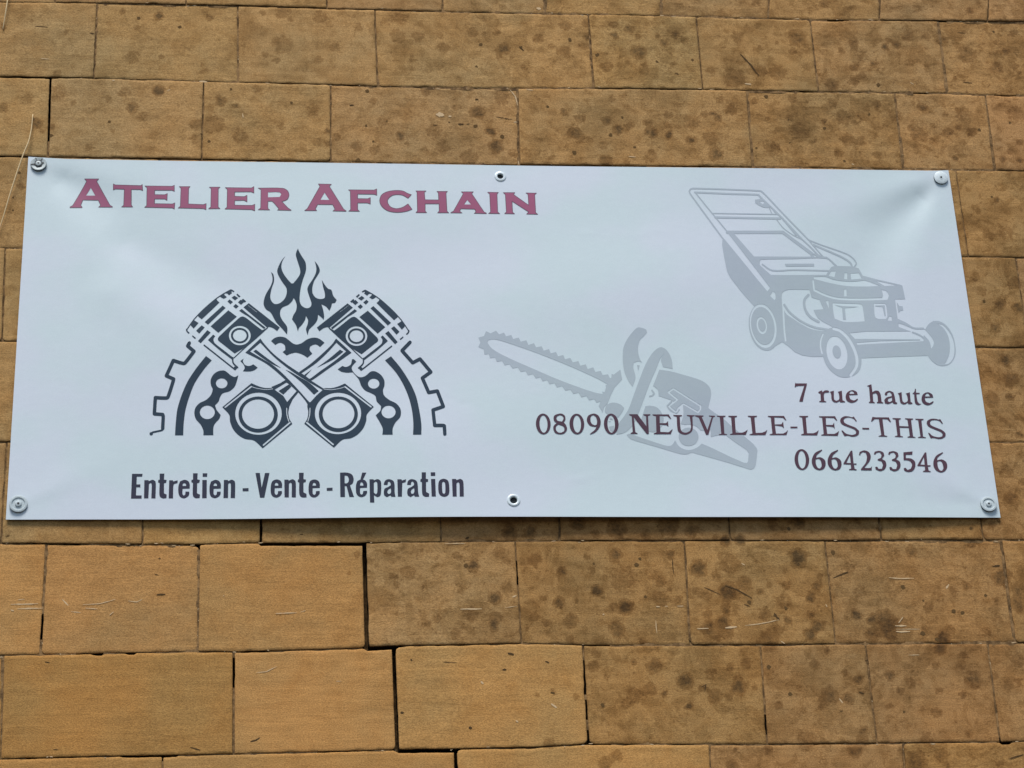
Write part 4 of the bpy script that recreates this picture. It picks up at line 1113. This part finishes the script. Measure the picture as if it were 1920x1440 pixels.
LEFT = "@ 340 530 8" + HALF_L + """
@ 270 670 8
s 26 130,1125 270,1095
s 50 107,1147 110,1145
s 52 280,1070 288,880 280,858 155,848 170,605 340,610 362,590 440,350 445,325 335,278 440,48 590,92 620,78 750,-90 655,-170 680,-215
+ 465,1170 475,1000 500,780 560,580 650,370 780,170 930,-20 1016,45 900,180 760,390 680,590 620,800 595,1000 588,1170
+ 890,1168 890,1100 850,1010 780,930 755,840 770,760 830,690 930,640 1000,570 1030,480 1005,420 1000,340 1040,260 1110,210 1200,198 1260,235 1300,270 1360,295 1415,270 1400,330 1360,440 1280,510 1180,540 1140,600 1120,660 1065,720 1090,790 1150,865 1130,920 1060,1000 1040,1060 1040,1168
E 1165,390 86,75
E 950,825 112,102
+ 1445,55 1495,20 1480,55 1510,110 1560,130 1600,125 1640,105 1705,155 1650,195 1580,212 1485,210 1510,160 1495,110
"""
RING_L = """
@ 410 690 8
+ 492,228 55,588 160,705 170,800 215,915 300,1010 400,1065 530,1088 660,1205 1105,838 1060,760 1045,660 1060,570 1030,510 850,320 800,300 700,300 600,275
S 24 488,278 98,586
S 13 490,276 560,300 700,322 810,312
S 13 1020,600 1024,700 1052,800
S 25 1068,818 672,1155
E 597,685 349,317
e 592,698 295,270
E 590,691 240,221
"""
RIGHT_E = "m 340 530 8" + HALF_L + """
@ 620 670 8
s 52 1712,1150 1705,1030 1690,1022 1560,1022 1535,790 1690,738 1600,505 1470,528 1375,310 1502,220 1340,25 1230,82 1070,-100 1190,-225
+ 1235,1160 1240,1000 1220,800 1170,600 1090,410 980,230 815,45 905,-15 1050,160 1190,380 1280,580 1330,800 1360,1000 1360,1160
+ 775,1160 780,1070 740,980 675,870 745,800 755,730 690,660 670,580 600,535 520,500 460,430 420,330 330,225 240,230 160,215 105,180 175,130 230,145 300,110 315,60 320,30 345,28 385,65 340,110 315,160 340,220 400,280 450,300 520,280 600,215 670,212 760,270 805,350 805,430 785,490 800,570 880,640 980,690 1040,760 1055,830 1040,900 970,980 930,1070 930,1160
E 645,395 85,75
E 868,820 105,95
"""
MIDDLE = """
@ 450 620 8
+ 465,155 520,110 600,90 680,105 740,150 800,195 850,208 920,190 1010,130 1100,105 1180,118 1268,180 1200,245 1150,210 1100,212 1050,240 1045,290 1085,345 1010,405 940,360 840,330 760,345 700,372 640,320 680,290 670,220 620,185 570,190 530,215
+ 1440,118 1380,205 1230,350 1050,505 885,622 965,690 1060,750 1095,735 1300,590 1480,465 1672,330
- 1445,180 1330,310 1150,480 920,640 960,665 1040,722 1065,712 1200,610 1420,455 1592,312
+ 1500,285 1550,315 1400,430 1150,557 1320,435
+ 965,665 1080,578 1040,620 985,682
p 480,850 560,815 690,735 780,800 875,925 790,1030 735,1150 715,1200 690,1080 600,960
p 470,845 600,790 690,733 700,760 560,830 500,870
P 518,885 695,778 735,800 850,905 708,1070 650,980
p 578,905 735,805 770,840 650,958
+ 305,118 365,200 500,345 700,505 880,625 1060,745 1255,870 1180,960 1060,1120 1035,1190 1000,1080 870,920 760,805 680,735 540,610 400,500 240,410 80,330
- 305,180 500,385 700,550 880,675 1040,775 1240,890 1150,970 1055,1072 1040,1072 900,915 770,775 660,662 500,522 300,402 150,312
+ 200,310 240,285 350,370 500,480 620,562 480,500 330,405
+ 680,585 760,620 880,690 1050,790 1180,905 1110,960 960,810 820,690
@ 480 460 8
+ 630,48 645,90 690,170 740,250 752,340 740,410 705,510 675,620 658,730 655,830 680,900 740,940 790,940 825,910 830,860 800,770 770,660 790,600 850,510 895,420 905,340 880,235 930,300 957,380 925,450 870,540 845,640 850,720 890,780 950,805 1010,800 1032,780 1030,710 1005,620 988,520 1030,590 1080,650 1130,670 1160,760 1210,820 1185,862 1140,870 1125,930 1100,980 1050,920 980,885 1005,960 1022,1060 1015,1118 980,1080 930,1040 925,1100 890,1170 800,1260 785,1300 775,1350 750,1260 775,1180 780,1120 750,1060 735,1120 690,1190 645,1240 628,1292 600,1200 540,1110 560,1050 600,980 610,900 590,830 565,790 540,840 480,895 400,930 365,980 365,1060 400,1130 460,1210 472,1260 465,1338 400,1260 300,1150 220,1010 150,960 115,890 120,820 150,730 215,620 245,540 245,470 225,400 262,440 270,540 240,630 215,740 220,810 260,870 310,882 370,860 430,800 460,720 455,640 400,560 335,450 318,380 350,290 390,220 440,160 395,240 380,320 400,400 450,480 530,570 560,570 610,510 660,430 660,360 630,260 598,150 605,100
"""
AX = float(to_sheet(np.array([(559.3, 700.0)]))[0, 0])
emblem = art('piston_emblem', LEFT + RIGHT_E + RING_L + RING_L.replace('@', 'm') + MIDDLE, [M_INK], banner, axis_x=AX)
emblem['label'] = 'slate emblem of two crossed pistons under flames inside half a gear'

MOWER = """
@ 1340 500 8
p 120,-425 190,-535 290,-495 590,-152 1680,-150 1820,-20 1900,20 2000,900 1800,1000 1700,1352 1450,1352 1310,1330 1200,1280 1100,1190 1010,1130 900,1200 700,700 560,560 400,380 230,160 190,80 170,0 140,-150 110,-330
@ 1500 480 8
p 380,290 470,165 560,150 770,155 880,185 940,295 1150,350 1500,430 1535,445 1578,648 1425,650 1465,955 1560,1000 1700,1072 1850,1080 2000,1200 2000,1490 1890,1497 900,1535 400,1500 100,1000 100,500 180,350
@ 1280 340 8
P 605,842 660,752 1190,1440 1310,1598 1270,1650 1095,1440
s 22 600,855 115,190 98,150 118,118 170,106 1130,140 1190,155 1500,480 1890,880
l 18 665,750 190,170
l 26 182,165 640,185 1135,200
s 26 1135,200 1180,250 1480,540 1780,860
s 22 1780,860 1920,990 2060,1140
l 16 440,480 1420,495
l 32 490,540 1460,558
s 16 1420,495 1480,530 1500,560
+ 1085,275 1190,268 1230,300 1310,370 1290,400 1210,392 1140,360 1088,325
- 1150,300 1210,300 1230,325 1195,345
l 14 1300,400 1340,490
l 12 1335,400 1400,490
s 14 1410,575 1500,690 1600,770 1700,830 1770,860
l 28 1505,565 1700,800
l 48 670,764 1505,764
l 48 1510,770 1940,1090
P 870,372 
@ 1340 500 8
- 870,372 905,400 912,480 895,500 828,438
@ 1400 440 8
+ 930,270 1060,290 1180,350 980,350
P 990,300 1020,310 1060,330 1020,335
s 18 930,80 1060,235 1160,345
s 20 930,80 1150,165 1400,250 1520,300 1600,360 1642,420 1638,450 1610,482
s 28 1000,150 1200,237 1400,325 1500,380 1560,430 1580,482
- 225,375 700,366 1195,362 1325,472 1270,485 1240,530 1190,603 370,603 330,575 195,455 200,395
s 22 235,445 380,536 700,530 1250,542
p 570,437 1010,435 1012,475 590,478
s 22 1150,347 1212,352 1345,467
- 525,930 530,885 565,848 640,825 940,828 975,945 1092,978 1152,1118 1002,1130 1078,1262 1290,1385 1220,1440 1000,1425 850,1360 700,1265 575,1165
S 26 536,930 550,1160 565,1440 584,1590
s 32 562,1050 640,1160 800,1290 1000,1385 1215,1425
s 38 925,905 870,970 862,1050 890,1150 960,1240 1080,1308
@ 1500 480 8
P 470,228 540,228 515,318 425,295
P 665,255 708,255 708,348 660,345
P 758,262 880,255 925,340 768,352
- 200,315 380,312 500,355 650,378 800,385 900,375 975,368 1195,447 1000,458 700,450 450,405 210,345
P 1130,370 1460,440 1270,450
L 24 195,370 210,500
S 34 215,512 350,577 500,627 650,647 1000,650 1300,642
- 1222,508 1290,525 1330,590 1312,655 1225,660 1242,580
P 660,500 695,498 700,605 660,605
- 488,705 700,712 900,722 935,750 970,980 800,990 650,985 520,940 500,850
+ 520,735 650,752 880,760 800,772 672,782 688,955 645,955 630,775
- 1108,712 1270,712 1290,740 1310,910 1290,942 1170,942 1125,910
+ 1130,742 1270,740 1285,900 1270,905 1235,765 1130,757
P 1340,905 1372,912 1380,972 1310,970
P 385,675 425,672 435,795
P 740,1158 1000,1132 1640,1130 1690,1140 1780,1180 1885,1277 860,1332 850,1305 825,1245
p 805,1243 1200,1245 1800,1252 1800,1262 1200,1276 840,1302
+ 1450,690 1490,750 1540,755 1548,818 1505,825 1480,860 1465,800
@ 1600 560 8
- 675,372 720,380 920,455 1070,462 1150,550 1205,640 1200,700 1170,750 1155,690 1110,610 1000,540 890,503 680,425
s 24 890,505 1000,550 1100,632 1158,740
s 28 660,315 780,370 900,440 1048,448
e 1290,672 230,345 -14
- 1255,372 1350,440 1420,560 1448,700 1440,820 1400,930 1362,985 1440,970 1495,900 1517,780 1500,640 1440,500 1350,400
s 15 1200,340 1262,350 1355,395 1440,490 1500,610 1526,740 1520,850 1482,930 1425,985 1360,1003
- 1070,462 1150,550 1205,640 1200,700 1170,750 1140,640 1070,560 1020,500
@ 1340 500 8
e 745,905 230,358 -10
E 727,890 196,332 -10
e 722,888 172,286 -10
E 706,882 76,130 -10
e 708,878 56,94 -10
@ 1440 560 8
+ 800,700 830,540 900,455 1000,435 1150,490 1290,620 1380,790 1402,930 1375,1070 1290,1150 1180,1183 1070,1170 960,1100 870,990 820,850
S 44 985,450 1080,482 1190,582 1280,732 1330,882 1325,1020 1240,1148
S 22 825,532 792,620 788,720 810,820
E 1033,813 152,252 -13
e 1031,798 63,98 -11
"""
MOWER = MOWER.replace("P 870,372 \n", "")
art('lawn_mower_print', MOWER, [M_GREY], banner, 0.0004)['label'] = 'pale grey picture of a lawn mower'

SAW = """
@ 880 600 8
p 135,265 220,240 250,168 320,200 400,160 445,215 520,190 550,245 630,225 655,285 740,265 770,325 855,305 885,375 970,348 1000,410 1085,395 1115,460 1195,437 1220,500 1300,480 1330,545 1410,525 1435,590 1515,570 1550,635 1635,618 1665,685 1745,665 1775,735 1860,712 1890,780 1970,765 2000,825 2080,815 2108,872 2128,872 2135,808 2165,820 2265,745 2292,890 2180,1010 2120,1130 2070,1260 2020,1310 2000,1390 1940,1290 1970,1222 1910,1240 1870,1185 1795,1205 1755,1140 1680,1160 1635,1090 1560,1110 1515,1045 1440,1060 1390,990 1315,1015 1275,945 1205,965 1165,900 1100,920 1065,860 995,878 955,810 880,830 840,765 770,780 725,712 650,728 600,665 530,678 490,612 415,628 385,565 310,572 290,510 225,520 215,440 135,405 165,340
- 270,340 290,305 350,290 450,305 700,385 1050,510 1500,690 1920,880 2070,965 2040,985 2052,1000 2030,1080 1990,1075 2010,1112 1900,1092 1700,1030 1300,880 1000,750 700,620 450,500 330,420
@ 1040 610 8
+ 1240,35 1310,40 1370,65 1385,110 1340,160 1280,220 1250,320 1255,420 1280,510 1310,560 1255,540 1185,562 1180,640 1212,780 1170,920 1120,860 1060,740 1030,620 1020,480 1030,340 1080,220 1160,110
p 1235,595 1275,600 1252,685
@ 1120 720 8
+ 930,-215 1100,-190 1300,-135 1500,-75 1600,-30 1670,30 1700,90 1705,160 1690,240 1662,360 1790,455 1860,510 1830,765 1700,795 1700,690 1560,700 1480,650 1250,600 1290,460 1285,320 1200,300 1120,250 1100,240 920,180 910,100 880,60 835,30
+ 440,765 480,745 700,820 1030,925 1100,925 1140,890 1165,845 1200,900 1270,965 1400,985 1500,950 1565,895 1700,950 1700,1105 1430,1030 1340,1055 1240,1048 960,965 700,890 500,825
@ 1240 720 8
p 830,450 960,545 1060,640 1240,780 1380,900 1430,965 1442,1000 1415,1215 1390,1265 1345,1288 1000,1180 470,1030 500,1000 610,895 800,980 1050,1100 1240,1182 1285,1185 1300,1160 1310,1040 1280,990 1100,870 980,780 900,700 860,765 740,795 740,600
@ 1120 720 8
E 1370,798 205,192
e 1368,792 148,138
+ 690,430 720,335 790,325 890,350 960,425 995,530 960,640 850,720 780,715 700,600 650,560
s 24 820,95 850,140 830,170 785,185
@ 1120 640 8
+ 950,88 870,130 790,225 720,350 640,550 540,820 470,1010 390,1140 320,1235 285,1400 410,1370 525,1270 620,1075 700,860 800,600 880,420 940,270 1005,185 955,275 985,385 1130,415 1118,290 1080,190 1020,115
+ 112,1030 140,960 200,925 270,922 350,950 402,1000 375,1060 315,1145 200,1120 120,1070
@ 1120 720 8
+ 175,640 250,625 250,720 190,700
+ 180,500 220,512 238,545 185,530
p 165,555 205,560 185,578
s 26 1110,265 1050,330 1100,395 1190,432 1225,385
p 1065,125 1140,72 1545,330 1545,380 1510,428 1290,300 1215,360 1190,412 1165,422 1070,335 1200,235
L 24 1065,125 1140,72 1545,330 1545,380 1510,425 1290,298 1215,360 1190,412 1168,418 1072,335 1200,235 1065,125
"""
art('chainsaw_print', SAW, [M_GREY], banner, 0.0004)['label'] = 'pale grey picture of a chainsaw'

# ------------------------------------------------------------------ screws and washers in the corners
def screw(px, py, R, lab, mw, mh, kind):
    c = px2ban([(px, py)])[0]
    c = to_sheet(np.array([(px, py)]))[0]
    y = float(sheet_pts(c[None], 0)[0, 1])
    t = thing('screw', lab, 'screw', (c[0], y, c[1]), 'screws at the corners of the banner')
    tl = (random.uniform(-0.06, 0.06), -1, random.uniform(-0.05, 0.05))
    lathe('rubber_seal', c, [(R * 0.98, 0.0), (R * 1.0, 0.001), (R * 0.995, 0.0034), (R * 0.9, 0.0036)], M_RUBBER, t, tilt=tl)
    if kind == 'flat':
        lathe('washer', c, [(R * .96, 0.0036), (R, 0.0040), (R, 0.0058), (R * .96, 0.0062), (R * .30, 0.0062)], mw, t, tilt=tl)
        lathe('screw_head', c, [(R * .30, 0.0062), (R * .29, 0.0068), (R * .17, 0.0068), (R * .14, 0.003), (0.0001, 0.0028)], mh, t, 24, tl)
        lathe('recess', c, [(R * .14, 0.00695), (0.0001, 0.0071)], M_DARK, t, 12, tl)
    elif kind == 'dished':
        lathe('washer', c, [(R * .96, 0.0036), (R, 0.0040), (R, 0.0060), (R * .96, 0.0064), (R * .74, 0.0060), (R * .66, 0.0040), (R * .36, 0.0044)], mw, t, tilt=tl)
        lathe('screw_head', c, [(R * .36, 0.0030), (R * .35, 0.0064), (R * .28, 0.0072), (R * .14, 0.0072)], mh, t, 24, tl)
        lathe('recess', c, [(R * .145, 0.0073), (0.0001, 0.0071)], M_DARK, t, 12, tl)
    else:
        # an old washer pressed into a star: dished ring, dark star shaped gap, raised hub
        lathe('washer', c, [(R * .95, 0.0036), (R, 0.0038), (R, 0.0046), (R * .93, 0.0056), (R * .62, 0.0050), (R * .40, 0.0034)], mw, t, tilt=tl)
        vs, fs = [], []
        nrm = Vector(tl).normalized(); a = Vector((1, 0, 0)); a = (a - nrm * a.dot(nrm)).normalized(); b = nrm.cross(a)
        c0 = Vector((c[0], y, c[1]))
        star = []
        for k in range(12):
            ang = 0.25 + k * math.pi / 6
            star.append((R * (0.60 if k % 2 == 0 else 0.46), ang))
        for r, ang in star: vs.append(c0 + nrm * (0.0062 if r > R * .6 else 0.0058) + (a * math.cos(ang) + b * math.sin(ang)) * r)
        for r, ang in star: vs.append(c0 + nrm * 0.0058 + (a * math.cos(ang) + b * math.sin(ang)) * R * 0.36)
        for k in range(12): fs.append((k, (k + 1) % 12, 12 + (k + 1) % 12, 12 + k))
        mesh_obj('star_gap', vs, fs, M_DARK, t)
        vs, fs = [], []
        for ang, l0, l1, hw in ((2.0, .72, 0.95, .05), (1.05, .55, .92, .05), (3.32, .45, 1.0, .08), (0.2, .55, .70, .07)):
            k = len(vs)
            dr = a * math.cos(ang) + b * math.sin(ang); sd_ = nrm.cross(dr)
            for l, s in ((l0, -1), (l1, -1), (l1, 1), (l0, 1)): vs.append(c0 + nrm * 0.0064 + dr * R * l + sd_ * R * hw * s)
            fs.append((k, k + 1, k + 2, k + 3))
        o = mesh_obj('slots', vs, fs, M_DARK, t); o['kind'] = 'stuff'
        lathe('screw_head', c, [(R * .37, 0.0040), (R * .36, 0.0074), (R * .28, 0.0082), (R * .12, 0.0082)], mh, t, 24, tl)
        lathe('recess', c, [(R * .125, 0.0083), (0.0001, 0.0083)], M_DARK, t, 12, tl)
    return t


screw(72.5, 309, 0.0200, 'worn grey star shaped washer and screw beside the crimson title', M_OLDTIN, M_OLDTIN, 'star')
screw(1763.5, 334.5, 0.0185, 'plain white washer and screw in the corner above the lawn mower', M_WHITEW, M_WHITEW, 'flat')
screw(34.5, 946, 0.0212, 'ringed pale grey washer and screw at the lower left corner, left of the slogan', M_TIN, M_TIN, 'dished')
screw(1853, 946.5, 0.0198, 'smooth pale grey washer and screw in the corner below the telephone number', M_TIN, M_TIN, 'dished')


# ------------------------------------------------------------------ dry grass stalks caught on the wall
def stalk(name, pts, rad, label):
    P = plane_pt(pts, -0.006)
    P = smooth_open(P, 80, 5)
    n = len(P); vs, fs = [], []
    for i in range(n):
        d = P[min(i + 1, n - 1)] - P[max(i - 1, 0)]; d = d / np.hypot(*d)
        r = rad * (0.65 + 0.35 * math.sin(math.pi * i / (n - 1)))
        y = -0.005 - 0.010 * math.sin(math.pi * i / (n - 1))
        for k in range(6):
            a = k * math.pi / 3
            vs.append((P[i, 0] - d[1] * r * math.cos(a), y + r * math.sin(a), P[i, 1] + d[0] * r * math.cos(a)))
        if i:
            for k in range(6):
                fs.append(((i - 1) * 6 + k, (i - 1) * 6 + (k + 1) % 6, i * 6 + (k + 1) % 6, i * 6 + k))
    fs.append(tuple(range(6))[::-1]); fs.append(tuple(range((n - 1) * 6, n * 6)))
    o = mesh_obj(name, vs, fs, M_STRAW, None, True)
    o['label'] = label; o['category'] = 'grass stalk'; o['group'] = 'dry stalks on the wall'


stalk('grass_stalk', [(61.5, 214), (59, 243), (54, 268), (45, 291), (34, 322), (20, 364), (8, 402), (-4, 437)], 0.0018, 'long straw coloured grass stalk curving down the stones left of the banner')
stalk('grass_stalk', [(17, -60), (15, 0), (11, 28), (5, 56)], 0.0018, 'short straw coloured grass stalk at the upper left corner of the picture')
